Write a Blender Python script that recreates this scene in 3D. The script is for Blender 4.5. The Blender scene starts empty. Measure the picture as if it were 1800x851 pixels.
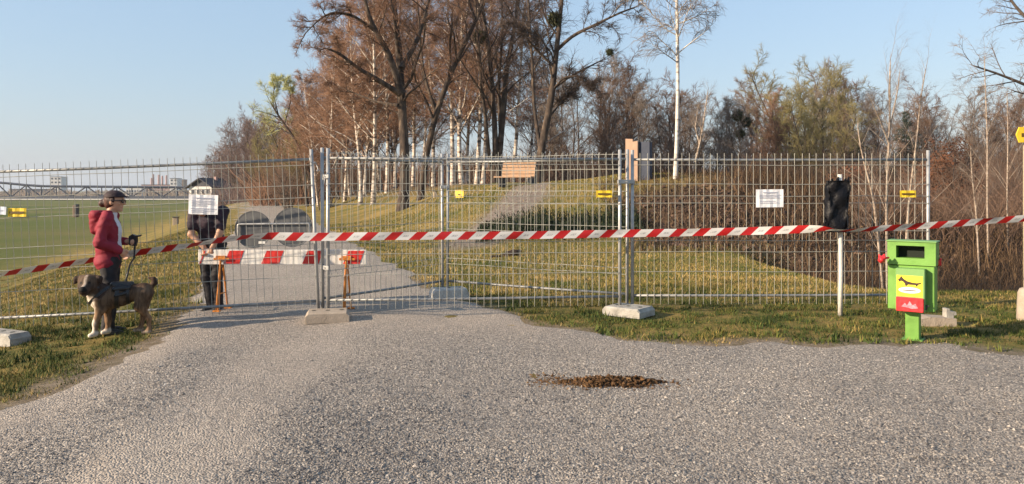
import bpy, math, random
import numpy as np
from mathutils import Vector, Matrix

scene = bpy.context.scene
COL = scene.collection
RAD = math.radians

# ---------------------------------------------------------------- camera, sky, sun, exposure
F_PX, CX, HY, EYE = 1310.0, 900.0, 335.0, 1.55      # focal length and horizon in photograph pixels, eye height in metres
cam_d = bpy.data.cameras.new('camera'); cam = bpy.data.objects.new('camera', cam_d); COL.objects.link(cam)
cam.location = (0, 0, EYE); cam.rotation_euler = (RAD(90), 0, 0)
cam_d.sensor_width = 36.0; cam_d.lens = 36.0 * F_PX / 1800.0
cam_d.shift_y = (HY - 425.5) / 1800.0
cam_d.clip_start = 0.1; cam_d.clip_end = 6000
scene.camera = cam

SUN_EL, SUN_AZ = RAD(20), RAD(-112)                  # azimuth of the sun from +Y towards +X
world = bpy.data.worlds.new('World'); scene.world = world; world.use_nodes = True
wn = world.node_tree; wn.nodes.clear()
w_out = wn.nodes.new('ShaderNodeOutputWorld'); w_bg = wn.nodes.new('ShaderNodeBackground')
w_sky = wn.nodes.new('ShaderNodeTexSky'); w_sky.sky_type = 'NISHITA'; w_sky.sun_disc = False
w_sky.sun_elevation = SUN_EL; w_sky.sun_rotation = SUN_AZ
w_sky.air_density = 1.5; w_sky.dust_density = 1.0; w_sky.ozone_density = 2.0; w_sky.altitude = 0
w_bg.inputs['Strength'].default_value = 0.052
w_tint = wn.nodes.new('ShaderNodeMix'); w_tint.data_type = 'RGBA'; w_tint.blend_type = 'MULTIPLY'; w_tint.inputs[0].default_value = 1.0
w_tint.inputs[7].default_value = (.775, .731, .848, 1)
w_add = wn.nodes.new('ShaderNodeMix'); w_add.data_type = 'RGBA'; w_add.blend_type = 'ADD'; w_add.inputs[0].default_value = 1.0
w_add.inputs[7].default_value = (2.4, 3.5, 4.7, 1)           # even high haze over the whole sky: it pales the blue everywhere alike
wn.links.new(w_sky.outputs[0], w_tint.inputs[6]); wn.links.new(w_tint.outputs[2], w_add.inputs[6]); wn.links.new(w_add.outputs[2], w_bg.inputs['Color']); wn.links.new(w_bg.outputs[0], w_out.inputs['Surface'])
sun_d = bpy.data.lights.new('sun', 'SUN'); sun = bpy.data.objects.new('sun', sun_d); COL.objects.link(sun)
sun_d.energy = 5.0; sun_d.angle = RAD(0.6); sun_d.color = (1.0, 0.81, 0.59)
sdir = Vector((math.sin(SUN_AZ) * math.cos(SUN_EL), math.cos(SUN_AZ) * math.cos(SUN_EL), math.sin(SUN_EL)))
sun.rotation_euler = sdir.to_track_quat('Z', 'Y').to_euler(); sun.location = sdir * 60
vs = scene.view_settings
vs.view_transform = 'Standard'; vs.look = 'None'; vs.gamma = 1.0; vs.use_curve_mapping = False; vs.exposure = 1.0

# ---------------------------------------------------------------- helpers
def hash2(i, j, s):
    n = (i.astype(np.int64) * 374761393 + j.astype(np.int64) * 668265263 + s * 1274126177) & 0x7fffffff
    n = ((n ^ (n >> 13)) * 1274126177) & 0x7fffffff
    n = n ^ (n >> 16)
    return (n & 0xffff) / 65535.0
def vnoise(x, y, s=0):
    x = np.asarray(x, float); y = np.asarray(y, float)
    i = np.floor(x); j = np.floor(y); fx = x - i; fy = y - j
    fx = fx * fx * (3 - 2 * fx); fy = fy * fy * (3 - 2 * fy)
    a = hash2(i, j, s); b = hash2(i + 1, j, s); c = hash2(i, j + 1, s); d = hash2(i + 1, j + 1, s)
    return (a * (1 - fx) + b * fx) * (1 - fy) + (c * (1 - fx) + d * fx) * fy
def fbm(x, y, s=0, o=4):
    v = 0; a = .5; t = 0
    for k in range(o):
        v = v + a * vnoise(x * 2**k, y * 2**k, s + k); t += a; a *= .5
    return v / t                                     # 0..1
def sst(t):
    t = np.clip(t, 0, 1); return t * t * (3 - 2 * t)

def at(px, py, Y):
    return Vector(((px - CX) / F_PX * Y, Y, EYE - (py - HY) / F_PX * Y))

def mesh_np(name, V, quads=None, tris=None, attrs=None, smooth=False):
    me = bpy.data.meshes.new(name)
    V = np.asarray(V, np.float32).reshape(-1, 3)
    q = np.zeros((0, 4), np.int32) if quads is None else np.asarray(quads, np.int32).reshape(-1, 4)
    t = np.zeros((0, 3), np.int32) if tris is None else np.asarray(tris, np.int32).reshape(-1, 3)
    me.vertices.add(len(V)); me.vertices.foreach_set('co', V.ravel())
    loops = np.concatenate([q.ravel(), t.ravel()])
    me.loops.add(len(loops)); me.loops.foreach_set('vertex_index', loops)
    starts = np.concatenate([np.arange(len(q)) * 4, len(q) * 4 + np.arange(len(t)) * 3]).astype(np.int32)
    me.polygons.add(len(starts)); me.polygons.foreach_set('loop_start', starts)
    me.polygons.foreach_set('use_smooth', np.full(len(starts), smooth, bool))
    me.update(calc_edges=True)
    for an, (kind, data) in (attrs or {}).items():
        a = me.attributes.new(an, kind, 'POINT')
        data = np.asarray(data, np.float32)
        a.data.foreach_set('color' if kind == 'FLOAT_COLOR' else 'value', data.ravel())
    return me
def link(me, name, m=None, parent=None):
    o = bpy.data.objects.new(name, me); COL.objects.link(o)
    if m is not None:
        for mm in (m if isinstance(m, (list, tuple)) else [m]): me.materials.append(mm)
    if parent is not None: o.parent = parent
    return o
def tag(o, label, cat, group=None):
    o['label'] = label; o['category'] = cat
    if group: o['group'] = group
    return o
def kind(o, k, label=None):
    o['kind'] = k
    if label: o['label'] = label
    return o
def thing(name, label, cat, loc=(0, 0, 0), rot=(0, 0, 0), group=None):
    o = bpy.data.objects.new(name, None); COL.objects.link(o)
    o.location = loc; o.rotation_euler = rot; o.empty_display_size = .2
    return tag(o, label, cat, group)
def copy_thing(root, loc, rotz=0, scale=1, label=None, group=None):
    r = root.copy(); COL.objects.link(r); r.location = loc; r.rotation_euler = (0, 0, rotz)
    r.scale = scale if hasattr(scale, '__len__') else (scale,) * 3
    if label: r['label'] = label
    if group: r['group'] = group
    for ch in root.children:
        c = ch.copy(); COL.objects.link(c); c.parent = r
        for g in ch.children:
            d = g.copy(); COL.objects.link(d); d.parent = c
    return r

class MB:
    """collects shapes for one mesh"""
    def __init__(s): s.v = []; s.f = []; s.mi = []; s.cur = 0
    def add(s, vs, fs):
        n = len(s.v); s.v += [tuple(p) for p in vs]
        for f in fs: s.f.append([n + i for i in f]); s.mi.append(s.cur)
    def box(s, c, d, rz=0, bev=0):
        c = Vector(c); hx, hy, hz = d[0] / 2, d[1] / 2, d[2] / 2
        R = Matrix.Rotation(rz, 3, 'Z')
        if bev <= 0:
            vs = [c + R @ Vector((x, y, z)) for z in (-hz, hz) for (x, y) in ((-hx, -hy), (hx, -hy), (hx, hy), (-hx, hy))]
            s.add(vs, [(3, 2, 1, 0), (4, 5, 6, 7), (0, 1, 5, 4), (1, 2, 6, 5), (2, 3, 7, 6), (3, 0, 4, 7)])
        else:
            b = bev; vs = []
            for (z, i) in ((-hz, b), (-hz + b, 0), (hz - b, 0), (hz, b)):
                for (x, y) in ((-hx + i + (b if i == 0 else 0), -hy + i), (hx - i - (b if i == 0 else 0), -hy + i), (hx - i, -hy + i + (b if i == 0 else 0)), (hx - i, hy - i - (b if i == 0 else 0)),
                               (hx - i - (b if i == 0 else 0), hy - i), (-hx + i + (b if i == 0 else 0), hy - i), (-hx + i, hy - i - (b if i == 0 else 0)), (-hx + i, -hy + i + (b if i == 0 else 0))):
                    vs.append(c + R @ Vector((x, y, z)))
            fs = [tuple(reversed(range(8))), tuple(range(24, 32))]
            for r in range(3):
                for k in range(8):
                    fs.append((r * 8 + k, r * 8 + (k + 1) % 8, r * 8 + 8 + (k + 1) % 8, r * 8 + 8 + k))
            s.add(vs, fs)
    def tube(s, pts, r, n=8, cap=True, flat=1.0):
        pts = [Vector(p) for p in pts]; k = len(pts)
        rr = r if hasattr(r, '__len__') else [r] * k
        up = Vector((0, 0, 1)); vs = []; fs = []
        d0 = (pts[1] - pts[0]).normalized()
        nrm = d0.cross(up if abs(d0.z) < .95 else Vector((0, 1, 0))).normalized()
        for i in range(k):
            d = ((pts[min(i + 1, k - 1)] - pts[i]).normalized() + (pts[i] - pts[max(i - 1, 0)]).normalized())
            d = d.normalized() if d.length > 1e-6 else d0
            nrm = (nrm - d * nrm.dot(d)).normalized(); b = d.cross(nrm)
            for j in range(n):
                a = 2 * math.pi * j / n
                vs.append(pts[i] + (nrm * math.cos(a) + b * math.sin(a) * flat) * rr[i])
        for i in range(k - 1):
            for j in range(n):
                fs.append((i * n + j, i * n + (j + 1) % n, (i + 1) * n + (j + 1) % n, (i + 1) * n + j))
        if cap:
            fs.append(tuple(reversed(range(n)))); fs.append(tuple(range((k - 1) * n, k * n)))
        s.add(vs, fs)
    def prism(s, outline, d, origin=(0, 0, 0), ax=(1, 0, 0), ay=(0, 0, 1)):
        """outline in the plane (ax, ay), extruded by d along ax x ay"""
        o = Vector(origin); ax = Vector(ax); ay = Vector(ay); az = ax.cross(ay).normalized() * d
        n = len(outline)
        a = [o + ax * x + ay * y for x, y in outline]
        s.add(a + [p + az for p in a], [tuple(reversed(range(n))), tuple(range(n, 2 * n))] + [(i, (i + 1) % n, n + (i + 1) % n, n + i) for i in range(n)])
    def build(s, name, m, parent=None, smooth=False, loc=None):
        me = bpy.data.meshes.new(name); me.from_pydata([tuple(p) for p in s.v], [], s.f)
        if smooth: me.polygons.foreach_set('use_smooth', np.full(len(s.f), True, bool))
        o = link(me, name, m, parent)
        if isinstance(m, (list, tuple)): me.polygons.foreach_set('material_index', np.array(s.mi, np.int32))
        if loc is not None: o.location = loc
        return o

# signed-distance modelling for bodies: smooth union of tapered capsules and ellipsoids, meshed with surface nets
def sd_cap(p, a, b, ra, rb):
    a = np.array(a, float); b = np.array(b, float); ab = b - a
    t = np.clip(((p - a) @ ab) / (ab @ ab), 0, 1)
    return np.linalg.norm(p - a - t[..., None] * ab, axis=-1) - (ra + (rb - ra) * t)
def sd_ell(p, c, r, M=None):
    q = p - np.array(c, float)
    if M is not None: q = q @ np.array(M, float)
    r = np.array(r, float); k0 = np.linalg.norm(q / r, axis=-1); k1 = np.linalg.norm(q / (r * r), axis=-1)
    return k0 * (k0 - 1) / np.maximum(k1, 1e-6)
def sdf_mesh(name, prims, h=.01, k=.03, cut=None, wrinkle=0, seed=0):
    lo = np.array([9e9] * 3); hi = -lo
    for q in prims:
        if q[0] == 'c':
            for pt, r in ((q[1], q[3]), (q[2], q[4])):
                lo = np.minimum(lo, np.array(pt) - r); hi = np.maximum(hi, np.array(pt) + r)
        else:
            R = max(q[2]) if len(q) > 3 else np.array(q[2])
            lo = np.minimum(lo, np.array(q[1]) - R); hi = np.maximum(hi, np.array(q[1]) + R)
    lo -= k + 3 * h; hi += k + 3 * h
    ax = [np.arange(lo[i], hi[i] + h, h) for i in range(3)]
    P = np.stack(np.meshgrid(*ax, indexing='ij'), -1)
    D = None
    for q in prims:
        d = sd_cap(P, *q[1:5]) if q[0] == 'c' else sd_ell(P, *q[1:])
        if D is None: D = d
        else:
            hh = np.clip(.5 + .5 * (D - d) / k, 0, 1); D = D * (1 - hh) + d * hh - k * hh * (1 - hh)
    if wrinkle:
        D = D + wrinkle * (fbm(P[..., 0] * 9 + P[..., 1] * 7 + seed, P[..., 2] * 16 + P[..., 1] * 5, seed, 3) - .5)
    if cut is not None: D = np.maximum(D, cut(P))
    neg = D < 0
    off = np.array([(i, j, l) for i in (0, 1) for j in (0, 1) for l in (0, 1)])
    nx, ny, nz = D.shape
    cnt = sum(neg[o[0]:nx - 1 + o[0], o[1]:ny - 1 + o[1], o[2]:nz - 1 + o[2]].astype(np.int8) for o in off)
    act = np.argwhere((cnt > 0) & (cnt < 8))
    vals = np.stack([D[act[:, 0] + o[0], act[:, 1] + o[1], act[:, 2] + o[2]] for o in off], 1)
    acc = np.zeros((len(act), 3)); num = np.zeros(len(act))
    for a in range(8):
        for b in range(a + 1, 8):
            if np.abs(off[a] - off[b]).sum() != 1: continue
            va, vb = vals[:, a], vals[:, b]; s = (va < 0) != (vb < 0)
            t = np.where(s, va / np.where(s, va - vb, 1), 0)
            acc += s[:, None] * (off[a] + t[:, None] * (off[b] - off[a])); num += s
    V = lo + (act + acc / num[:, None]) * h
    ids = -np.ones((nx - 1, ny - 1, nz - 1), int); ids[tuple(act.T)] = np.arange(len(act))
    Q = []
    for axis in range(3):
        u, v = (axis + 1) % 3, (axis + 2) % 3
        sl0 = [slice(None)] * 3; sl1 = [slice(None)] * 3
        sl0[axis] = slice(0, -1); sl1[axis] = slice(1, None)
        a0 = neg[tuple(sl0)]; a1 = neg[tuple(sl1)]
        E = np.argwhere(a0 != a1)
        E = E[(E[:, u] > 0) & (E[:, v] > 0) & (E[:, u] < D.shape[u] - 1) & (E[:, v] < D.shape[v] - 1)]
        flip = ~a0[tuple(E.T)]
        def idn(du, dv):
            e = E.copy(); e[:, u] -= du; e[:, v] -= dv; return ids[tuple(e.T)]
        q = np.stack([idn(0, 0), idn(1, 0), idn(1, 1), idn(0, 1)], 1)
        q[flip] = q[flip][:, ::-1]; Q.append(q)
    return V, np.concatenate(Q)
def body(name, prims, m, parent, h=.01, k=.03, cut=None, wrinkle=0, seed=0, color=None):
    V, Q = sdf_mesh(name, prims, h, k, cut, wrinkle, seed)
    attrs = {'col': ('FLOAT_COLOR', color(V))} if color else None
    return link(mesh_np(name, V, Q, None, attrs, True), name, m, parent)

# ---------------------------------------------------------------- materials
def nodes(name):
    m = bpy.data.materials.new(name); m.use_nodes = True
    nt = m.node_tree; b = nt.nodes['Principled BSDF']
    return m, nt, b
def N(nt, t, **kw):
    n = nt.nodes.new(t)
    for k_, v in kw.items():
        if k_ in n.inputs.keys(): n.inputs[k_].default_value = v
        else: setattr(n, k_, v)
    return n
def ramp(nt, fac, stops):
    r = nt.nodes.new('ShaderNodeValToRGB'); e = r.color_ramp.elements
    while len(e) < len(stops): e.new(.5)
    for el, (p, c) in zip(e, stops): el.position = p; el.color = (*c, 1)
    nt.links.new(fac, r.inputs[0]); return r.outputs[0]
def pm(name, stops, scale=6, rough=.7, metal=0, bump=0, bscale=None, stretch=(1, 1, 1), detail=4, spec=.4):
    m, nt, b = nodes(name)
    tc = N(nt, 'ShaderNodeTexCoord'); mp = N(nt, 'ShaderNodeMapping'); mp.inputs['Scale'].default_value = stretch
    nt.links.new(tc.outputs['Object'], mp.inputs[0])
    nz = N(nt, 'ShaderNodeTexNoise', Scale=scale, Detail=detail); nt.links.new(mp.outputs[0], nz.inputs['Vector'])
    if len(stops) == 1: b.inputs['Base Color'].default_value = (*stops[0], 1)
    else:
        st = [(.28 + .44 * i / (len(stops) - 1), c) for i, c in enumerate(stops)]
        nt.links.new(ramp(nt, nz.outputs[0], st), b.inputs['Base Color'])
    b.inputs['Roughness'].default_value = rough; b.inputs['Metallic'].default_value = metal
    b.inputs['Specular IOR Level'].default_value = spec
    if bump:
        n2 = N(nt, 'ShaderNodeTexNoise', Scale=bscale or scale * 4, Detail=5); nt.links.new(mp.outputs[0], n2.inputs['Vector'])
        bp = N(nt, 'ShaderNodeBump', Strength=bump, Distance=.02); nt.links.new(n2.outputs[0], bp.inputs['Height'])
        nt.links.new(bp.outputs[0], b.inputs['Normal'])
    return m
def tint_mat(name, stops, rough=.8, attr='tint', trans=0):
    m, nt, b = nodes(name)
    a = N(nt, 'ShaderNodeAttribute', attribute_name=attr)
    nt.links.new(ramp(nt, a.outputs['Fac'], stops), b.inputs['Base Color'])
    b.inputs['Roughness'].default_value = rough; b.inputs['Specular IOR Level'].default_value = .2
    return m
def col_mat(name, rough=.7, brindle=False):
    m, nt, b = nodes(name)
    a = N(nt, 'ShaderNodeAttribute', attribute_name='col')
    c = a.outputs['Color']
    tc = N(nt, 'ShaderNodeTexCoord'); mp = N(nt, 'ShaderNodeMapping'); mp.inputs['Scale'].default_value = (9, 4, 2.5)
    nt.links.new(tc.outputs['Object'], mp.inputs[0])
    nz = N(nt, 'ShaderNodeTexNoise', Scale=3.5, Detail=5, Distortion=.8); nt.links.new(mp.outputs[0], nz.inputs['Vector'])
    if brindle:
        mx = N(nt, 'ShaderNodeMix', data_type='RGBA', blend_type='MULTIPLY'); mx.inputs[0].default_value = .95
        nt.links.new(c, mx.inputs[6]); nt.links.new(ramp(nt, nz.outputs[0], [(.36, (.42, .36, .32)), (.6, (1.15, 1.1, 1.05))]), mx.inputs[7])
        c = mx.outputs[2]
    n2 = N(nt, 'ShaderNodeTexNoise', Scale=120, Detail=2); nt.links.new(tc.outputs['Object'], n2.inputs['Vector'])
    bp = N(nt, 'ShaderNodeBump', Strength=.25, Distance=.006); nt.links.new(n2.outputs[0], bp.inputs['Height'])
    nt.links.new(bp.outputs[0], b.inputs['Normal'])
    nt.links.new(c, b.inputs['Base Color']); b.inputs['Roughness'].default_value = rough
    b.inputs['Specular IOR Level'].default_value = .25
    return m

M = {}
M['galv'] = pm('galvanised_steel', [(.26, .265, .27), (.46, .455, .44)], 9, .45, .4, .1)
M['galv_rail'] = pm('weathered_rail', [(.15, .155, .16), (.30, .30, .29)], 7, .5, .4, .1)
M['galv_wire'] = pm('galvanised_wire', [(.27, .26, .22), (.42, .41, .36)], 12, .5, .2)
M['concrete'] = pm('concrete', [(.20, .19, .17), (.31, .295, .265), (.40, .38, .345)], 9, .9, 0, .5, 60)
M['concrete_lit'] = pm('sunlit_concrete', [(.32, .30, .27), (.46, .44, .40), (.54, .52, .48)], 9, .9, 0, .5, 60)  # concrete copy lightened so the rear foot looks sunlit
M['concrete_tan'] = pm('tan_concrete', [(.27, .22, .17), (.38, .315, .25)], 8, .9, 0, .5, 60)
M['dark_metal'] = pm('dark_metal', [(.03, .03, .035), (.06, .06, .06)], 20, .5, .5)
M['paper'] = pm('paper_sheet', [(.62, .61, .64), (.72, .72, .74)], 5, .45)
M['print'] = pm('grey_print', [(.32, .34, .42)], 5, .6)
M['yellow'] = pm('yellow_plastic', [(.66, .44, .02), (.76, .54, .04)], 14, .45)
M['brown_print'] = pm('dark_print', [(.10, .06, .01)], 5, .6)
M['pale_blue'] = pm('pale_blue_plastic', [(.42, .48, .60), (.60, .64, .70)], 10, .5)
M['orange'] = pm('orange_painted_steel', [(.44, .14, .02), (.60, .22, .035)], 16, .55, 0, .2)
M['red_film'] = pm('red_reflective_film', [(.50, .02, .015), (.62, .035, .03)], 12, .45)
M['white_film'] = pm('white_reflective_film', [(.60, .56, .52), (.74, .72, .68)], 10, .5)
M['sign_back'] = pm('grey_sign_back', [(.085, .088, .094), (.125, .128, .132)], 6, .55, .1)
M['bag'] = pm('black_plastic_bag', [(.004, .004, .006), (.008, .008, .010)], 9, .5, 0, .5, 30, spec=.2)
M['pole_paint'] = pm('weathered_white_pole', [(.45, .42, .38), (.62, .59, .54)], 14, .6, 0, .2)
M['green'] = pm('green_powder_coat', [(.085, .20, .028), (.125, .275, .045), (.145, .31, .055)], 7, .5, 0, .08, 60, detail=8)
M['green_grey'] = pm('dispenser_grey_green', [(.13, .27, .08), (.17, .32, .10)], 6, .5)
M['hole_shade'] = pm('hollow_shade', [(.004, .008, .004)], 5, .8)
M['red_plastic'] = pm('red_plastic', [(.50, .015, .02), (.62, .04, .045)], 30, .35)
M['pink_print'] = pm('pink_print', [(.62, .10, .14), (.75, .30, .34)], 40, .5)
M['white_print'] = pm('white_print', [(.75, .74, .66)], 5, .5)
M['dog_print'] = pm('black_print', [(.03, .015, .01)], 5, .6)
M['sticker_yellow'] = pm('sticker_yellow', [(.80, .60, .02), (.86, .68, .05)], 5, .45)
M['wood_new'] = pm('warm_wood', [(.30, .18, .105), (.43, .275, .17)], 5, .7, 0, .3, stretch=(1, 8, 8))
M['wood_grey'] = pm('weathered_wood', [(.28, .22, .16), (.42, .34, .25)], 5, .8, 0, .4, stretch=(1, 8, 8))
M['stele_tan'] = pm('tan_stone', [(.30, .19, .13), (.39, .26, .185)], 4, .85, 0, .3)
M['stele_shade'] = pm('blue_grey_shade', [(.022, .030, .052), (.036, .045, .07)], 4, .7, 0, .3)
M['bridge'] = pm('bridge_steel', [(.030, .038, .058), (.045, .055, .08)], .5, .7)
M['bwhite'] = pm('pale_render', [(.52, .50, .48), (.62, .60, .58)], .3, .85)
M['bpink'] = pm('pink_render', [(.34, .22, .20), (.42, .28, .26)], .3, .85)
M['broof'] = pm('dark_roof', [(.035, .035, .045), (.06, .06, .07)], .8, .8)
M['bglass'] = pm('window_glass', [(.05, .06, .08)], 1, .2)
M['dung'] = tint_mat('brown_plant_debris', [(0, (.030, .018, .010)), (.5, (.085, .045, .020)), (.85, (.16, .088, .040)), (1, (.25, .17, .09))], .95)
M['stone'] = tint_mat('gravel_stone', [(0, (.075, .072, .076)), (.3, (.18, .163, .150)), (.6, (.285, .255, .228)), (.85, (.365, .328, .288)), (.97, (.42, .38, .34)), (1, (.52, .485, .44))], .85)
M['grass'] = tint_mat('grass_blade', [(0, (.018, .034, .008)), (.35, (.060, .085, .018)), (.55, (.130, .128, .030)), (.75, (.285, .195, .065)), (1, (.44, .31, .13))], .75)
M['reed'] = tint_mat('dry_reed', [(0, (.012, .010, .010)), (.2, (.035, .024, .016)), (.5, (.10, .060, .034)), (1, (.24, .155, .085))], .85)
M['clod'] = tint_mat('earth_clod', [(0, (.030, .021, .017)), (.5, (.085, .055, .042)), (.8, (.16, .105, .072)), (1, (.28, .19, .10))], .95)
M['bramble'] = tint_mat('bramble_leaf', [(0, (.006, .012, .007)), (.6, (.014, .028, .012)), (1, (.06, .06, .022))], .7)

# ---------------------------------------------------------------- terrain
rng = np.random.default_rng(7)
def gz(X, Y):
    """ground height: the dyke's flat crown, its slope down to the meadow on the left, the mound, the ditch on the right"""
    X = np.asarray(X, float); Y = np.asarray(Y, float)
    u = X + .345 * Y
    z = np.interp(u, [-10.4, -8.8, -6.5, -2.9, -1.6, -.8], [-2.2, -1.95, -1.25, -.2, -.085, 0])
    H = 1.85 + .25 * sst((X - 1) / 4) * (1 - sst((X - 8) / 4))
    a = sst((u - 3.4) / 8); b = 1 - sst((X - 8.8 - .06 * (Y - 20)) / 6)
    c = sst((Y - 17.5 - .6 * np.sin(X * .6)) / 9.5) * (1 - .5 * sst((Y - 45) / 50))
    z = z + H * a * b * c
    z = z + .30 * (fbm(X * .35, Y * .35, 3, 3) - .5) * sst((Y - 12) / 6) * sst((u - 3) / 3) * b
    dt = sst((X - 5.2) / 2.2) * sst((Y - 11.3) / 1.8) * (1 - sst((Y - 17) / 5)) * (1 - sst((X - 60) / 20))
    z = z - 1.0 * dt
    z = z + .05 * (fbm(X * .8, Y * .8, 11, 3) - .5) * sst((Y - 9) / 6) * sst((np.abs(u - 1) - 2) / 2)
    return z
def gp(px, Y, dz=0):
    X = (px - CX) / F_PX * Y
    return Vector((X, Y, float(gz(X, Y)) + dz))
_ex = np.array([-9., -.3, -.145, .33, 1.18, 2.3, 3.79, 4.48, 4.81, 5.4, 8, 30])
_ey = np.array([9.9, 9.65, 9.53, 8.57, 7.75, 7.52, 7.5, 7.33, 7.05, 6.7, 6.3, 6.0])
def gravel_sd(X, Y):
    """about the distance inside the gravelled place and path, metres (negative outside)"""
    u = X + .345 * Y
    n = (fbm(X * 1.6, Y * 1.6, 21, 4) - .5)
    bend = np.where(Y > 100, (Y - 100) ** 2 * .004, 0)
    left = np.where(Y > 8.6, u - bend + .8, np.maximum(u + .8, (X + 3.75 + .03 * (Y - 6))))
    right = np.maximum(2.8 + .004 * Y - u + bend, np.interp(X, _ex, _ey) - Y)
    amp = np.where(Y < 9, .55, .5)
    return np.minimum(left * .95, right) + n * amp

def axis(lo, hi, a, b, step, g):
    pts = list(np.arange(a, b, step)); s = step; x = pts[-1]
    while x < hi: s *= g; x += s; pts.append(x)
    s = step; x = pts[0]; pre = []
    while x > lo: s *= g; x -= s; pre.append(x)
    return np.array(pre[::-1] + pts)
xs = axis(-3500, 3500, -7, 8, .2, 1.085); ys = axis(-60, 4500, 3.5, 12, .2, 1.045)
X, Y = np.meshgrid(xs, ys, indexing='ij'); Z = gz(X, Y)
nx, ny = X.shape
idx = np.arange(nx * ny).reshape(nx, ny)
quads = np.stack([idx[:-1, :-1], idx[1:, :-1], idx[1:, 1:], idx[:-1, 1:]], -1).reshape(-1, 4)
u = X + .345 * Y
field = sst((-9.8 - u + 3.2 * (fbm(X * .12, Y * .12, 31, 3) - .5)) / 3.0)
px_ = X / np.maximum(Y, .5) * F_PX + CX
dirt = sst((X - 2.6) / 1.5) * (1 - sst((X - 15) / 3)) * sst((Y - 18.3) / 2) * (1 - sst((Y - 23.4) / 1.4))
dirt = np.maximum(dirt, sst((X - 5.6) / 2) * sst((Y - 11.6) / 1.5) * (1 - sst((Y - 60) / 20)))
wood = sst((Y - 34) / 10) * sst((u - 6) / 5)
dirt = np.maximum(dirt, .85 * wood)
# worn ground by the track up to the bench and beside the gravel
tr = np.abs(X - np.interp(Y, [16, 20, 25, 31], [-1.6, -1.2, .3, 1.0])); track = (1 - sst((tr - .5) / .9)) * sst((Y - 18.5) / 2) * (1 - sst((Y - 33) / 3))
sdg = gravel_sd(X, Y); worn = (1 - sst((np.abs(sdg) - .05) / .5)) * (Y < 14)
zone = np.stack([np.clip(field, 0, 1), np.clip(dirt, 0, 1), np.clip(np.maximum(track, .8 * worn), 0, 1), np.ones_like(X)], -1)

def ground_material():
    m, nt, b = nodes('meadow_ground'); L = nt.links.new
    at_ = N(nt, 'ShaderNodeAttribute', attribute_name='zone'); sep = N(nt, 'ShaderNodeSeparateColor'); L(at_.outputs['Color'], sep.inputs[0])
    tc = N(nt, 'ShaderNodeTexCoord')
    n1 = N(nt, 'ShaderNodeTexNoise', Scale=.55, Detail=7, Roughness=.68); L(tc.outputs['Object'], n1.inputs['Vector'])
    n2 = N(nt, 'ShaderNodeTexNoise', Scale=7, Detail=6, Roughness=.7); L(tc.outputs['Object'], n2.inputs['Vector'])
    n3 = N(nt, 'ShaderNodeTexNoise', Scale=.05, Detail=6, Roughness=.6); L(tc.outputs['Object'], n3.inputs['Vector'])
    ad = N(nt, 'ShaderNodeMath', operation='MULTIPLY_ADD'); L(n2.outputs[0], ad.inputs[0]); ad.inputs[1].default_value = .55; L(n1.outputs[0], ad.inputs[2])
    dry = ramp(nt, ad.outputs[0], [(.50, (.055, .075, .018)), (.66, (.125, .122, .036)), (.80, (.225, .165, .055)), (.98, (.32, .225, .085))])
    ad2 = N(nt, 'ShaderNodeMath', operation='MULTIPLY_ADD'); L(n2.outputs[0], ad2.inputs[0]); ad2.inputs[1].default_value = .3; L(n3.outputs[0], ad2.inputs[2])
    fld = ramp(nt, ad2.outputs[0], [(.40, (.060, .085, .020)), (.58, (.098, .118, .030)), (.72, (.135, .130, .042)), (.85, (.18, .145, .06))])
    vg = N(nt, 'ShaderNodeMath', operation='MULTIPLY')
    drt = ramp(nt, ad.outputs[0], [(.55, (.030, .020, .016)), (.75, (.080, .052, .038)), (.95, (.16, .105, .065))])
    wrn = ramp(nt, n2.outputs[0], [(.3, (.12, .09, .068)), (.55, (.22, .182, .155)), (.75, (.32, .28, .24))])
    def mix(f, a, c):
        x = N(nt, 'ShaderNodeMix', data_type='RGBA'); L(f, x.inputs[0]); L(a, x.inputs[6]); L(c, x.inputs[7]); return x.outputs[2]
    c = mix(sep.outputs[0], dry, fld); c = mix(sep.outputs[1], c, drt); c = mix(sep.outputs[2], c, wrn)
    L(c, b.inputs['Base Color']); b.inputs['Roughness'].default_value = .95; b.inputs['Specular IOR Level'].default_value = .1
    n4 = N(nt, 'ShaderNodeTexNoise', Scale=22, Detail=6, Roughness=.75); L(tc.outputs['Object'], n4.inputs['Vector'])
    bp = N(nt, 'ShaderNodeBump', Strength=.9, Distance=.06); L(n4.outputs[0], bp.inputs['Height']); L(bp.outputs[0], b.inputs['Normal'])
    return m
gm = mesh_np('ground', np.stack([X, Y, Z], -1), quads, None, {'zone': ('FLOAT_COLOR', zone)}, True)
kind(link(gm, 'ground', ground_material()), 'structure')

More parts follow.
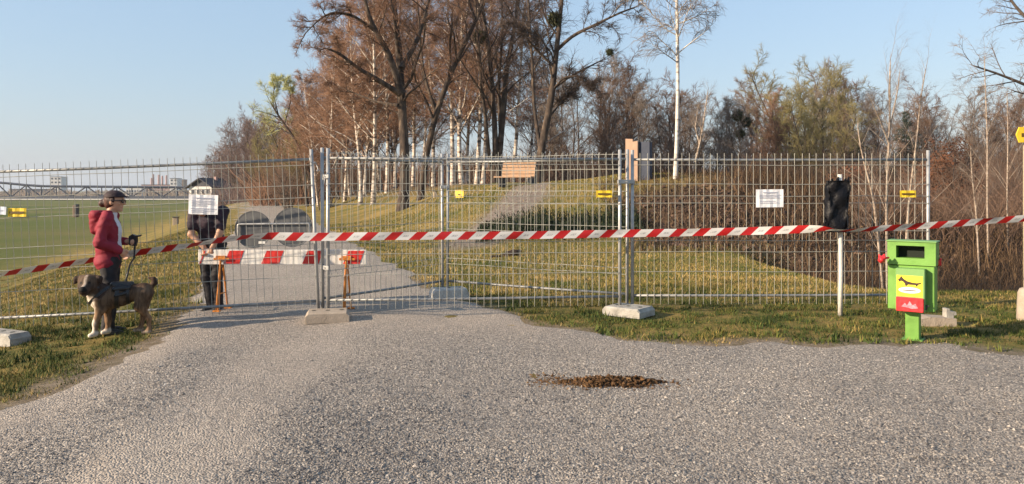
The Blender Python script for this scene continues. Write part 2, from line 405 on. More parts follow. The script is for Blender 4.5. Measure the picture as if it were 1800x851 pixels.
# gravel place and path: a sheet that dips under the turf along its ragged edge
def gravel_material():
    m, nt, b = nodes('gravel'); L = nt.links.new
    tc = N(nt, 'ShaderNodeTexCoord')
    v = N(nt, 'ShaderNodeTexVoronoi', Scale=75); L(tc.outputs['Object'], v.inputs['Vector'])
    v2 = N(nt, 'ShaderNodeTexVoronoi', Scale=130); L(tc.outputs['Object'], v2.inputs['Vector'])
    sp = N(nt, 'ShaderNodeSeparateColor'); L(v.outputs['Color'], sp.inputs[0])
    sp2 = N(nt, 'ShaderNodeSeparateColor'); L(v2.outputs['Color'], sp2.inputs[0])
    av = N(nt, 'ShaderNodeMath', operation='MULTIPLY_ADD'); L(sp.outputs[0], av.inputs[0]); av.inputs[1].default_value = .62
    hf = N(nt, 'ShaderNodeMath', operation='MULTIPLY'); L(sp2.outputs[1], hf.inputs[0]); hf.inputs[1].default_value = .38; L(hf.outputs[0], av.inputs[2])
    st = ramp(nt, av.outputs[0], [(.05, (.070, .066, .066)), (.35, (.185, .168, .152)), (.6, (.29, .26, .228)), (.85, (.42, .375, .325)), (1, (.60, .56, .50))])
    n1 = N(nt, 'ShaderNodeTexNoise', Scale=.7, Detail=5, Roughness=.6); L(tc.outputs['Object'], n1.inputs['Vector'])
    sand = ramp(nt, n1.outputs[0], [(.3, (.33, .282, .236)), (.7, (.42, .362, .306))])
    a = N(nt, 'ShaderNodeAttribute', attribute_name='fines')
    fm = N(nt, 'ShaderNodeMath', operation='MULTIPLY'); L(a.outputs['Fac'], fm.inputs[0]); fm.inputs[1].default_value = .62
    n6 = N(nt, 'ShaderNodeTexNoise', Scale=34, Detail=7, Roughness=.85); L(tc.outputs['Object'], n6.inputs['Vector'])
    sp_c = ramp(nt, n6.outputs[0], [(.36, (.45, .44, .44)), (.5, (.95, .94, .93)), (.64, (1.5, 1.45, 1.38))])
    mx = N(nt, 'ShaderNodeMix', data_type='RGBA'); L(fm.outputs[0], mx.inputs[0]); L(st, mx.inputs[6]); L(sand, mx.inputs[7])
    ml = N(nt, 'ShaderNodeMix', data_type='RGBA', blend_type='MULTIPLY'); ml.inputs[0].default_value = .85; L(mx.outputs[2], ml.inputs[6]); L(sp_c, ml.inputs[7])
    L(ml.outputs[2], b.inputs['Base Color'])
    b.inputs['Roughness'].default_value = .95; b.inputs['Specular IOR Level'].default_value = .15
    inv = N(nt, 'ShaderNodeMath', operation='SUBTRACT'); inv.inputs[0].default_value = 1; L(v.outputs['Distance'], inv.inputs[1])
    bp = N(nt, 'ShaderNodeBump', Strength=.8, Distance=.014); L(inv.outputs[0], bp.inputs['Height'])
    n5 = N(nt, 'ShaderNodeTexNoise', Scale=9, Detail=5); L(tc.outputs['Object'], n5.inputs['Vector'])
    bp2 = N(nt, 'ShaderNodeBump', Strength=.35, Distance=.03); L(n5.outputs[0], bp2.inputs['Height']); L(bp.outputs[0], bp2.inputs['Normal'])
    L(bp2.outputs[0], b.inputs['Normal'])
    return m
def fines(X, Y):
    """0 loose stones .. 1 rolled sandy fines: the worn tracks"""
    t1 = 1 - sst((np.abs(X - np.interp(Y, [3, 4.2, 6, 8, 9.5], [-1.9, -1.9, -2.0, -2.05, -2.3])) - .16) / .7)
    t2 = .65 * sst((Y - 6.6) / 1.8)
    n = fbm(X * .9, Y * .9, 41, 4)
    t3 = .7 * (1 - sst((np.abs(X + 3.5) - .1) / .6))
    return np.clip(np.maximum(np.maximum(t1, t2), t3) + (n - .5) * 1.3, 0, 1)
gx = axis(-70, 26, -5.5, 6, .08, 1.06); gy = axis(-12, 190, 2.5, 12, .08, 1.04)
X, Y = np.meshgrid(gx, gy, indexing='ij'); sd = gravel_sd(X, Y)
rough_ = .055 * (fbm(X * 1.3, Y * 1.3, 51, 4) - .5) * (1 - sst((Y - 12) / 4))
Z = gz(X, Y) + .018 * np.clip(sd / .22, -1.5, 1) + rough_
nx, ny = X.shape; idx = np.arange(nx * ny).reshape(nx, ny)
quads = np.stack([idx[:-1, :-1], idx[1:, :-1], idx[1:, 1:], idx[:-1, 1:]], -1).reshape(-1, 4)
quads = quads[(sd.ravel()[quads] > -.3).any(1)]
gp_me = mesh_np('gravel_path', np.stack([X, Y, Z], -1), quads, None, {'fines': ('FLOAT', fines(X, Y))}, True)
kind(link(gp_me, 'gravel_path', gravel_material()), 'structure')
def path_z(X, Y): return gz(X, Y) + .018 * np.clip(gravel_sd(X, Y) / .22, -1.5, 1) + .055 * (fbm(X * 1.3, Y * 1.3, 51, 4) - .5)

OCT_V = np.array([(1, 0, 0), (-1, 0, 0), (0, 1, 0), (0, -1, 0), (0, 0, 1), (0, 0, -1)], float)
OCT_F = np.array([(0, 2, 4), (2, 1, 4), (1, 3, 4), (3, 0, 4), (2, 0, 5), (1, 2, 5), (3, 1, 5), (0, 3, 5)])
def chunks(C, S, flat=.6, jit=.45):
    """angular stones: one jittered octahedron each"""
    n = len(C)
    V = OCT_V[None] * (1 + jit * rng.uniform(-1, 1, (n, 6, 1))) + rng.uniform(-.3, .3, (n, 6, 3))
    a = rng.uniform(0, 6.283, n); c, s = np.cos(a), np.sin(a)
    t = rng.uniform(-.7, .7, n); ct, st = np.cos(t), np.sin(t)
    x, y, z = V[..., 0], V[..., 1] * rng.uniform(.55, 1, (n, 1)), V[..., 2] * flat
    y, z = y * ct[:, None] - z * st[:, None], y * st[:, None] + z * ct[:, None]
    x, y = x * c[:, None] - y * s[:, None], x * s[:, None] + y * c[:, None]
    V = np.stack([x, y, z], -1) * S[:, None, None] + C[:, None]
    F = (np.arange(n) * 6)[:, None, None] + OCT_F[None]
    return V.reshape(-1, 3), F.reshape(-1, 3)
def in_view(X, Y, m=.25): return np.abs(X) < (.69 * Y + m)
n = 320000
Yr = 3.55 + (9.2 - 3.55) * rng.random(n) ** 1.5; Xr = rng.uniform(-1, 1, n) * (.7 * Yr + .15)
fn = fines(Xr, Yr); sdv = gravel_sd(Xr, Yr)
ruts = fbm(Xr * .8 + 3, Yr * 1.5, 61, 4)
keep = (sdv > -.12) & (rng.random(n) < (1.0 - .92 * fn) * (.2 + .9 * ruts) * np.clip(1.75 - .2 * Yr, .26, 1))
Xr, Yr = Xr[keep], Yr[keep]
S = np.exp(rng.normal(math.log(.0050), .40, len(Xr))) * (1 - .3 * fines(Xr, Yr)); S = np.clip(S, .003, .017)
Cc = np.stack([Xr, Yr, path_z(Xr, Yr) + S * .15], -1)
V, T = chunks(Cc, S)
tint = np.repeat(np.clip(rng.beta(1.35, 1.75, len(Xr)) + .75 * (fbm(Xr * .7 + 9, Yr * .9, 62, 4) - .5), 0, 1), 6)
kind(link(mesh_np('gravel_stones', V, None, T, {'tint': ('FLOAT', tint)}), 'gravel_stones', M['stone']), 'stuff', 'loose grey gravel stones strewn over the path')

# grass
def blades(name, X, Y, h, w, tint, m, label, lean=.6, zfun=gz):
    n = len(X); a = rng.uniform(0, 6.283, n); b = rng.uniform(0, 6.283, n)
    base = np.stack([X, Y, zfun(X, Y) - .004], -1)
    side = np.stack([np.cos(a), np.sin(a), np.zeros(n)], -1) * (w / 2)[:, None]
    ln = lean * rng.random(n)
    tip = base + np.stack([np.cos(b) * ln * h, np.sin(b) * ln * h, h * np.sqrt(np.maximum(1 - (ln * .8) ** 2, .12))], -1)
    V = np.stack([base - side, base + side, tip], 1).reshape(-1, 3); T = np.arange(3 * n).reshape(-1, 3)
    o = link(mesh_np(name, V, None, T, {'tint': ('FLOAT', np.repeat(np.clip(tint, 0, 1), 3))}), name, m)
    return kind(o, 'stuff', label)
def patch_tint(X, Y, base, amp=.9):
    return base + amp * (fbm(X * 1.3, Y * 1.3, 71, 4) - .5) + rng.normal(0, .20, len(X))
# verge in front of and under the fence, and the grass corner on the left
n = 330000
Yr = 4.6 + (13.5 - 4.6) * rng.random(n) ** .9; Xr = rng.uniform(-1, 1, n) * (.69 * Yr + .3)
sdv = gravel_sd(Xr, Yr); tuft = fbm(Xr * 4, Yr * 4, 81, 3)
keep = (sdv < .06) & (rng.random(n) < np.clip((-sdv + .08) / .28, .05, 1) * np.clip((tuft - .30) * 3.2, .10, 1))
Xr, Yr = Xr[keep], Yr[keep]; tuft = tuft[keep]; sdv = sdv[keep]
green = np.exp(-((Yr - 8.3) / 1.5) ** 2)
h = (.016 + .040 * rng.random(len(Xr))) * (.2 + 1.7 * tuft) * np.clip((-sdv + .12) / .3, .45, 1)
lb = np.where(Xr < -3, .46, .47) - .17 * green * fbm(Xr * .7, Yr * .7, 72, 2) * 1.8 + .18 * np.exp(-(np.maximum(-sdv, 0) / .22) ** 2) + .14 * sst((Yr - 9.6) / 2)
blades('verge_grass', Xr, Yr, h, np.full(len(Xr), .0092), patch_tint(Xr, Yr, lb, 1.0), M['grass'], 'short patchy green grass on the verge around the fence', 1.15)
# low broad-leaved weeds in the verge
nc = 1500; Yc = rng.uniform(5.2, 11.5, nc); Xc = rng.uniform(-1, 1, nc) * (.69 * Yc + .2)
kc = (gravel_sd(Xc, Yc) < -.02) & (rng.random(nc) < .25 + 1.3 * (fbm(Xc * 1.1, Yc * 1.1, 83, 3) - .3)); Xc, Yc = Xc[kc], Yc[kc]
nl = 13; sc_ = np.repeat(rng.uniform(.5, 1.5, len(Xc)), nl)
Xr = np.repeat(Xc, nl) + rng.normal(0, .03, len(Xc) * nl) * sc_; Yr = np.repeat(Yc, nl) + rng.normal(0, .03, len(Xc) * nl) * sc_
blades('verge_weeds', Xr, Yr, (.03 + .045 * rng.random(len(Xr))) * sc_, .020 * sc_, np.repeat(rng.uniform(.05, .60, len(Xc)), nl) + rng.normal(0, .1, len(Xr)), M['grass'], 'low broad leaved weeds scattered through the verge', 1.15)
# the meadow behind the fence and the dyke slope
n = 300000
Yr = 11 + (34 - 11) * rng.random(n) ** 1.1; Xr = rng.uniform(-1, 1, n) * .7 * Yr
sdv = gravel_sd(Xr, Yr); uu = Xr + .345 * Yr
dz = sst((Xr - 3.2) / 1.5) * sst((Yr - 18.6) / 1.5) * (1 - sst((Yr - 25) / 2))
dz = np.maximum(dz, sst((Xr - 6.3) / 1.5) * sst((Yr - 12.5) / 1.5))
trk = np.abs(Xr - np.interp(Yr, [16, 20, 25, 31], [-1.6, -1.2, .3, 1.0]))
keep = (sdv < 0) & ((trk > .75) | (Yr < 19) | (Yr > 33) | (rng.random(n) < .15)) & (rng.random(n) > .96 * dz) & (rng.random(n) < .25 + 1.2 * fbm(Xr * 2, Yr * 2, 91, 3))
Xr, Yr = Xr[keep], Yr[keep]; uu = uu[keep]
h = (.025 + .045 * rng.random(len(Xr)))
blades('meadow_grass', Xr, Yr, h, .005 + .0007 * Yr, patch_tint(Xr, Yr, np.where(uu < 0, .60, .55) - .22 * sst((-10 - uu) / 3), .75), M['grass'], 'tufted half dry meadow grass behind the fence', 1.1)
# rough grass and dead reeds along the ditch on the right
n = 30000
Yr = 12.2 + 22 * rng.random(n) ** 1.3; Xr = (.30 + .42 * rng.random(n)) * Yr
keep = (Xr > 6.2 + 1.2 * fbm(Yr, Yr, 5, 2)) & (rng.random(n) < .3 + fbm(Xr * .8, Yr * .8, 95, 3))
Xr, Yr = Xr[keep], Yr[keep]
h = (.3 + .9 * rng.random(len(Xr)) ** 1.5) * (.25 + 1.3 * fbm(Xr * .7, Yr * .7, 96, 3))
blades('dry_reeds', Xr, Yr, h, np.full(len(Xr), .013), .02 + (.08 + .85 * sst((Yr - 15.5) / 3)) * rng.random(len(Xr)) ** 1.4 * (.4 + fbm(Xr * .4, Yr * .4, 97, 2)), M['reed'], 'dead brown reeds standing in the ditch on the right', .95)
# earth clods and dead stalks on the face of the mound
n = 12000
Xr = rng.uniform(2.9, 13.5, n); Yr = rng.uniform(18.0, 26.5, n)
dn = sst((Xr - 3.0) / 1.4) * (1 - sst((Xr - 13) / 1.5)) * sst((Yr - 18.2 - .2 * fbm(Xr, Yr, 6, 2)) / 1.2) * (1 - sst((Yr - 23.2) / 1.2))
keep = rng.random(n) < dn; Xr, Yr = Xr[keep], Yr[keep]
S = np.clip(np.exp(rng.normal(math.log(.034), .5, len(Xr))), .015, .12)
V, T = chunks(np.stack([Xr, Yr, gz(Xr, Yr) + S * .3], -1), S, .8)
kind(link(mesh_np('earth_clods', V, None, T, {'tint': ('FLOAT', np.repeat(rng.beta(1.6, 2.4, len(Xr)), 6))}), 'earth_clods', M['clod']), 'stuff', 'brown clods of dug earth covering the mound face')
n = 14000
Xr = rng.uniform(2.9, 13.5, n); Yr = rng.uniform(18.2, 26, n)
blades('dead_stalks', Xr, Yr, .08 + .32 * rng.random(n) ** 2, np.full(n, .02), .1 + .8 * rng.random(n) ** 1.5, M['reed'], 'dead weed stalks among the earth clods', .9)
# dark bramble patch in the hollow before the mound
n = 13000
Xr = rng.uniform(-1.0, 3.6, n) ; Yr = 21.3 + rng.normal(0, .55, n) + .1 * np.sin(Xr * 3)
zb = .03 + .34 * rng.random(n) * (.3 + fbm(Xr * 1.2, Yr, 98, 3)) * sst((Xr + 1.4) / 1.6)
blades('bramble_patch', Xr, Yr, .04 + .08 * rng.random(n), np.full(n, .038), rng.random(n) ** 1.6, M['bramble'], 'dark green bramble patch in the hollow before the mound', .9, lambda a, b: gz(a, b) + zb)

# ---------------------------------------------------------------- bare trees
def birch_bark():
    m, nt, b = nodes('birch_bark'); L = nt.links.new
    tc = N(nt, 'ShaderNodeTexCoord'); mp = N(nt, 'ShaderNodeMapping'); mp.inputs['Scale'].default_value = (2.2, 2.2, 6.5); L(tc.outputs['Object'], mp.inputs[0])
    n1 = N(nt, 'ShaderNodeTexNoise', Scale=1.0, Detail=5, Roughness=.6); L(mp.outputs[0], n1.inputs['Vector'])
    n2 = N(nt, 'ShaderNodeTexNoise', Scale=.45, Detail=3); L(tc.outputs['Object'], n2.inputs['Vector'])
    mx = N(nt, 'ShaderNodeMath', operation='MULTIPLY_ADD'); L(n2.outputs[0], mx.inputs[0]); mx.inputs[1].default_value = .5; L(n1.outputs[0], mx.inputs[2])
    c = ramp(nt, mx.outputs[0], [(.60, (.03, .022, .018)), (.69, (.36, .28, .22)), (.80, (.58, .52, .45)), (1, (.68, .63, .56))])
    L(c, b.inputs['Base Color']); b.inputs['Roughness'].default_value = .75; return m
M['birch'] = birch_bark()
M['birch_clean'] = pm('clean_birch_bark', [(.10, .075, .06), (.50, .45, .40), (.62, .58, .52), (.66, .63, .58)], 1.2, .75, 0, .2, 20, (2, 2, 7))
M['bark_dark'] = pm('dark_bark', [(.022, .016, .013), (.055, .040, .031), (.14, .10, .07)], 3, .95, 0, .8, 14, (2, 2, .7))
M['bark_grey'] = pm('grey_bark', [(.07, .055, .045), (.14, .11, .09)], 3, .95, 0, .6, 14, (2, 2, .7))
M['bark_pale'] = pm('pale_sapling_bark', [(.10, .072, .052), (.30, .235, .18), (.42, .35, .28)], 5, .85, 0, .3, 20, (1, 1, 3))
M['tw_red'] = pm('reddish_twigs', [(.155, .082, .048), (.285, .162, .100)], .35, .9)
M['tw_oak'] = pm('oak_twigs', [(.095, .050, .030), (.19, .102, .060)], .4, .9)
M['tw_brown'] = pm('brown_twigs', [(.095, .058, .040), (.18, .112, .076)], .35, .9)
M['tw_grey'] = pm('grey_brown_twigs', [(.12, .094, .078), (.25, .20, .16)], .35, .9)
M['tw_dark'] = pm('dark_twigs', [(.035, .026, .022), (.085, .058, .045)], .4, .9)
M['tw_olive'] = pm('olive_twigs', [(.13, .112, .042), (.25, .21, .085)], .35, .9)
M['tw_violet'] = pm('violet_brown_twigs', [(.13, .085, .075), (.20, .14, .12)], .3, .9)
M['leaf_rust'] = pm('rust_leaves', [(.07, .028, .015), (.17, .07, .032)], .8, .8)
M['needle'] = pm('spruce_needles', [(.010, .020, .012), (.026, .042, .022)], .8, .8)
M['mistletoe'] = pm('mistletoe', [(.03, .035, .012), (.08, .08, .03)], 2, .8)

def tube_batch(P, R, sides):
    """tapering twigs: P (n,k,3), R (n,k); the last point is the tip"""
    n, k, _ = P.shape
    d = P[:, -1] - P[:, 0]; d /= np.maximum(np.linalg.norm(d, axis=1, keepdims=True), 1e-9)
    ref = np.where(np.abs(d[:, 2:3]) < .9, np.array([[0, 0, 1.]]), np.array([[1., 0, 0]]))
    a = np.cross(d, ref); a /= np.linalg.norm(a, axis=1, keepdims=True); b = np.cross(d, a)
    ang = np.arange(sides) * 2 * math.pi / sides
    ring = a[:, None] * np.cos(ang)[None, :, None] + b[:, None] * np.sin(ang)[None, :, None]
    V = P[:, :-1, None] + ring[:, None] * R[:, :-1, None, None]
    V = np.concatenate([V.reshape(n, (k - 1) * sides, 3), P[:, -1:]], 1); nv = (k - 1) * sides + 1
    j = np.arange(sides); j2 = (j + 1) % sides; q = []
    for r in range(k - 2): q.append(np.stack([r * sides + j, r * sides + j2, (r + 1) * sides + j2, (r + 1) * sides + j], -1))
    base = (np.arange(n) * nv)[:, None, None]
    Q = (base + np.concatenate(q)[None]).reshape(-1, 4) if q else np.zeros((0, 4), int)
    t = np.stack([(k - 2) * sides + j, (k - 2) * sides + j2, np.full(sides, nv - 1)], -1)
    return V.reshape(-1, 3), Q, (base + t[None]).reshape(-1, 3)
def sprout(P, R, nch, t0, t1, ang, lf, k, rg, up=0., droop=0., wob=.12, rad=.6, shape=.6, slim=.018, minlen=.15, skip=0., rmin=0.):
    n, K, _ = P.shape
    L = np.linalg.norm(np.diff(P, axis=1), axis=2).sum(1)
    t = t0 + (t1 - t0) * (np.arange(nch)[None] + rg.random((n, nch))) / nch
    s = np.clip(t * (K - 1), 0, K - 1.001); i = s.astype(int); f = (s - i)[..., None]; r_ = np.arange(n)[:, None]
    p0 = P[r_, i] * (1 - f) + P[r_, i + 1] * f; T = P[r_, i + 1] - P[r_, i]
    T = T / np.maximum(np.linalg.norm(T, axis=-1, keepdims=True), 1e-9)
    rr = R[r_, i] * (1 - f[..., 0]) + R[r_, i + 1] * f[..., 0]
    A = rg.normal(0, 1, T.shape); A = A - T * (A * T).sum(-1, keepdims=True); A /= np.linalg.norm(A, axis=-1, keepdims=True)
    an = RAD(1) * ang * rg.uniform(.65, 1.3, (n, nch, 1))
    D = T * np.cos(an) + A * np.sin(an); D[..., 2] += up; D /= np.linalg.norm(D, axis=-1, keepdims=True)
    ln = np.maximum(L[:, None] * lf * (1 - shape * (t - t0) / max(t1 - t0, 1e-6)) * rg.uniform(.55, 1.35, (n, nch)), minlen)
    r0 = np.maximum(np.minimum(rr * rad, ln * slim), rmin)
    p = p0.reshape(-1, 3); D = D.reshape(-1, 3); ln = ln.ravel(); r0 = r0.ravel()
    if skip: kp = rg.random(len(p)) > skip; p, D, ln, r0 = p[kp], D[kp], ln[kp], r0[kp]
    out = [p]
    for q in range(k - 1):
        p = p + D * (ln / (k - 1))[:, None]; out.append(p)
        D = D + wob * rg.normal(0, 1, D.shape); D[:, 2] -= droop; D = D / np.linalg.norm(D, axis=1, keepdims=True)
    tt = np.linspace(0, 1, k)[None]
    return np.stack(out, 1), r0[:, None] * (1 - .65 * tt)
def resample(pts, r, K):
    pts = np.array(pts, float); seg = np.linalg.norm(np.diff(pts, axis=0), axis=1); s = np.concatenate([[0], np.cumsum(seg)])
    q = np.linspace(0, s[-1], K)
    # smooth the corners a little
    P = np.stack([np.interp(q, s, pts[:, i]) for i in range(3)], 1)
    for _ in range(2): P[1:-1] = (P[:-2] + 2 * P[1:-1] + P[2:]) / 4
    return P, np.interp(q, s, r)
class Geo:
    def __init__(s): s.V = []; s.Q = []; s.T = []; s.n = 0
    def add(s, V, Q, T):
        s.V.append(V); s.Q.append(Q + s.n); s.T.append(T + s.n); s.n += len(V)
    def mesh(s, name): return mesh_np(name, np.concatenate(s.V), np.concatenate(s.Q), np.concatenate(s.T), None, True)
TREE_MESH = {}
def tree_meshes(stems, levels, rg, trunk_sides=8):
    """stems: list of (points, radii) in local metres; levels: list of sprout settings. Returns trunk and crown meshes"""
    tr, cr = Geo(), Geo(); PP = []; RR = []
    for pts, r in stems:
        P, R = resample(pts, r, 14); P = P[None]; R = R[None] * rg.uniform(.94, 1.06, (1, 14))
        R[0, 0] *= 1.25
        tr.add(*tube_batch(P, R, trunk_sides)); PP.append(P); RR.append(R)
    P = np.concatenate(PP); R = np.concatenate(RR)
    for li, lv in enumerate(levels):
        lv = dict(lv); sides = lv.pop('sides', 3); both = lv.pop('both', None)
        P, R = sprout(P, R, rg=rg, **lv)
        (tr if li == 0 else cr).add(*tube_batch(P, R, sides))
    return tr.mesh('trunk'), cr.mesh('crown')
def tree_thing(name, label, meshes, mats, loc, rotz=0, scale=1, group=None, cat='tree', tilt=(0, 0)):
    t = thing(name, label, cat, loc, (tilt[0], tilt[1], rotz), group); t.scale = scale if hasattr(scale, '__len__') else (scale,) * 3
    for (me, m), nm in zip(meshes, ('trunk', 'crown')):
        if not me.materials: me.materials.append(None)
        o = bpy.data.objects.new(nm, me); COL.objects.link(o); o.parent = t
        o.material_slots[0].link = 'OBJECT'; o.material_slots[0].material = m
    return t
def stem(h, r, rg, lean=(0, 0), wob=.15, k=7, base=(0, 0)):
    z = np.linspace(0, h, k); w = np.cumsum(rg.normal(0, wob, (k, 2)), 0); w -= w[0]
    pts = np.stack([base[0] + lean[0] * (z / h) ** 1.3 * h + w[:, 0], base[1] + lean[1] * z + w[:, 1], z], 1)
    return pts, r * (1 - .9 * z / h) + .006

rg = np.random.default_rng(5)
LV_BIRCH = [dict(nch=40, t0=.20, t1=.98, ang=48, lf=.27, k=5, up=.15, droop=.02, wob=.10, rad=.45, shape=.7, sides=4, rmin=.016),
            dict(nch=12, t0=.15, t1=1, ang=42, lf=.44, k=4, up=.0, droop=.10, wob=.14, shape=.4, rmin=.010),
            dict(nch=13, t0=.1, t1=1, ang=40, lf=.6, k=3, up=-.1, droop=.22, wob=.16, shape=.3, slim=.013, minlen=.4, rmin=.0085)]
LV_BARE = [dict(nch=14, t0=.22, t1=.98, ang=42, lf=.36, k=5, up=.25, wob=.14, rad=.6, shape=.55, sides=4, rmin=.02),
           dict(nch=10, t0=.15, t1=1, ang=45, lf=.42, k=4, up=.15, wob=.16, shape=.4, rmin=.013),
           dict(nch=12, t0=.1, t1=1, ang=42, lf=.55, k=3, up=.12, wob=.16, shape=.3, slim=.012, minlen=.4, rmin=.010)]
def m_birch(seed, h=14):
    r = np.random.default_rng(seed); return tree_meshes([stem(h, .13, r, (r.uniform(-.05, .05), 0), .12)], LV_BIRCH, r)
def m_bare(seed, h=12, n=3, spread=.12):
    r = np.random.default_rng(seed)
    return tree_meshes([stem(h * r.uniform(.75, 1), .10, r, (r.uniform(-spread, spread), r.uniform(-spread, spread)), .22, base=r.uniform(-.3, .3, 2)) for _ in range(n)], LV_BARE, r)
def m_shrub(seed, h=4.5, n=9):
    r = np.random.default_rng(seed)
    lv = [dict(nch=8, t0=.15, t1=1, ang=35, lf=.45, k=4, up=.2, wob=.16, rad=.6, shape=.4, sides=3), dict(nch=9, t0=.1, t1=1, ang=42, lf=.5, k=3, up=.1, wob=.2, slim=.012, minlen=.2),
          dict(nch=5, t0=.2, t1=1, ang=40, lf=.5, k=2, up=.1, wob=.2, slim=.012, minlen=.15)]
    return tree_meshes([stem(h * r.uniform(.6, 1), .035, r, (r.uniform(-.4, .4), r.uniform(-.4, .4)), .15, base=r.uniform(-.4, .4, 2)) for _ in range(n)], lv, r, 5)
BIRCH = [m_birch(11), m_birch(12), m_birch(13)]
BARE = [m_bare(21), m_bare(22, 12, 4, .18), m_bare(23, 12, 2, .08)]
OLIVE = [m_bare(31, 10, 4, .30)]
SHRUB = [m_shrub(41), m_shrub(42)]
def withmat(meshes, mt, mc):
    """two shared meshes with a bark and a twig material for the objects that use them"""
    return list(zip(meshes, (mt, mc)))
K_BIRCH = [withmat(b, M['birch'], M['tw_red']) for b in BIRCH]
K_BARE = [withmat(b, M['bark_grey'], c) for b, c in zip(BARE, (M['tw_grey'], M['tw_brown'], M['tw_grey']))]
K_VIOLET = [withmat(b, M['bark_grey'], M['tw_violet']) for b in BARE[:2]]
K_OLIVE = [withmat(OLIVE[0], M['bark_dark'], M['tw_olive'])]
K_SHRUB = [withmat(b, M['bark_grey'], c) for b, c in zip(SHRUB, (M['tw_brown'], M['tw_red']))]
K_RBROWN = [withmat(b, M['bark_dark'], M['tw_red']) for b in BARE]
NOM = (None, None)

# hero trees: stems read along the photograph's outlines at the tree's own distance
def px_stem(pts, Y, r0, r1, base, dy=0):
    W = [at(x, y, Y + dy * i / (len(pts) - 1)) - base for i, (x, y) in enumerate(pts)]
    return np.array([tuple(p) for p in W]), np.linspace(r0, r1, len(W))
def hero(name, label, Y, bpx, stems, levels, mats, seed, extra=None):
    base = gp(bpx, Y, -.12); r = np.random.default_rng(seed)
    ss = []
    for pts, r0, r1, dy in stems:
        p, q = px_stem(pts, Y, r0, r1, base, dy); ss.append((p, q))
    ss[0][0][0] = (ss[0][0][0][0], 0, 0)
    t = tree_thing(name, label, withmat(tree_meshes(ss, levels, r, 10), *mats), NOM, base)
    return t, base
LV_OAK = [dict(nch=9, t0=.25, t1=.99, ang=54, lf=.32, k=6, up=.06, wob=.18, rad=.62, shape=.3, sides=5, rmin=.028),
          dict(nch=8, t0=.15, t1=1, ang=48, lf=.42, k=5, up=.03, wob=.22, shape=.3, sides=4, rmin=.017),
          dict(nch=8, t0=.1, t1=1, ang=46, lf=.46, k=4, up=.0, wob=.22, shape=.3, slim=.014, rmin=.010),
          dict(nch=3, t0=.2, t1=1, ang=42, lf=.7, k=3, up=-.04, wob=.2, slim=.010, minlen=.25, rmin=.006)]
LV_THIN = [dict(nch=13, t0=.3, t1=.99, ang=48, lf=.30, k=5, up=.12, wob=.15, rad=.55, shape=.4, sides=4, rmin=.018),
           dict(nch=10, t0=.15, t1=1, ang=44, lf=.44, k=4, up=.05, wob=.18, shape=.3, rmin=.011),
           dict(nch=9, t0=.1, t1=1, ang=42, lf=.6, k=3, up=0, droop=.05, wob=.18, slim=.012, minlen=.3, rmin=.0075)]
hero('oak_tree', 'big dark oak with wide crooked left limbs and a sunlit trunk foot', 34, 708,
     [([(708, 345), (714, 285), (708, 215), (704, 150), (702, 90), (697, 40), (688, -20), (680, -110)], .25, .09, 1.5),
      ([(706, 165), (684, 93), (656, 50), (642, 8), (632, -70)], .17, .05, -1),
      ([(704, 165), (660, 138), (625, 118), (596, 92), (570, 84)], .13, .035, -2),
      ([(656, 52), (620, 25), (580, 21), (556, 38), (530, 66)], .09, .025, -1.5),
      ([(706, 120), (735, 70), (752, 10), (770, -60)], .13, .04, 1.5),
      ([(700, 185), (665, 180), (625, 165), (590, 150)], .07, .02, 2)],
     LV_OAK, (M['bark_dark'], M['tw_oak']), 101)
hero('leaning_tree', 'dark bare tree leaning to the right beside the big oak', 36, 738,
     [([(738, 328), (749, 268), (766, 200), (790, 130), (822, 68), (846, 18), (872, -60)], .17, .07, 0),
      ([(766, 200), (742, 120), (738, 50), (730, -40)], .08, .03, 1)],
     LV_THIN, (M['bark_dark'], M['tw_brown']), 102)
t3, b3 = hero('clump_tree', 'group of dark upright stems from one foot with a mistletoe ball', 38, 868,
     [([(868, 322), (872, 250), (867, 180), (862, 100), (850, 30), (838, -70)], .17, .06, 0),
      ([(874, 312), (884, 205), (890, 120), (905, 50), (918, -50)], .19, .07, 1),
      ([(862, 300), (855, 220), (843, 120), (836, 0), (830, -70)], .11, .04, -1),
      ([(880, 250), (876, 150), (884, 60), (880, -60)], .10, .04, 2)],
     LV_THIN, (M['bark_dark'], M['tw_brown']), 103)
t4, b4 = hero('fork_tree', 'dark mottled tree with a long limb reaching right over the mound', 33, 945,
     [([(943, 322), (953, 245), (967, 195), (973, 140), (979, 80), (986, 20), (994, -70)], .20, .07, 0),
      ([(975, 92), (1006, 62), (1046, 44), (1090, 22), (1130, 8)], .09, .025, -1.5),
      ([(970, 160), (992, 134), (1020, 134), (1052, 150)], .06, .018, -1),
      ([(950, 262), (938, 190), (936, 110), (930, 30), (926, -60)], .09, .04, 1.5),
      ([(962, 210), (990, 176), (1012, 150)], .05, .015, 1),
      ([(976, 120), (945, 90), (922, 62), (900, 40)], .07, .02, -1)],
     LV_THIN, (M['bark_dark'], M['tw_dark']), 104)
LV_LONE = [dict(nch=34, t0=.44, t1=.98, ang=62, lf=.17, k=6, up=.10, droop=.03, wob=.13, rad=.42, shape=.2, sides=4, skip=.05, rmin=.012),
           dict(nch=10, t0=.2, t1=1, ang=45, lf=.45, k=4, droop=.12, wob=.18, shape=.3, slim=.016, rmin=.010),
           dict(nch=10, t0=.15, t1=1, ang=42, lf=.75, k=4, up=-.2, droop=.28, wob=.16, slim=.010, minlen=.4, rmin=.0058)]
hero('lone_birch', 'slim white birch standing alone on the mound by the stone slabs', 25, 1187,
     [([(1187, 312), (1190, 240), (1192, 150), (1191, 80), (1190, 0), (1188, -60), (1190, -150)], .070, .038, 0)],
     LV_LONE, (M['birch_clean'], M['tw_grey']), 105)
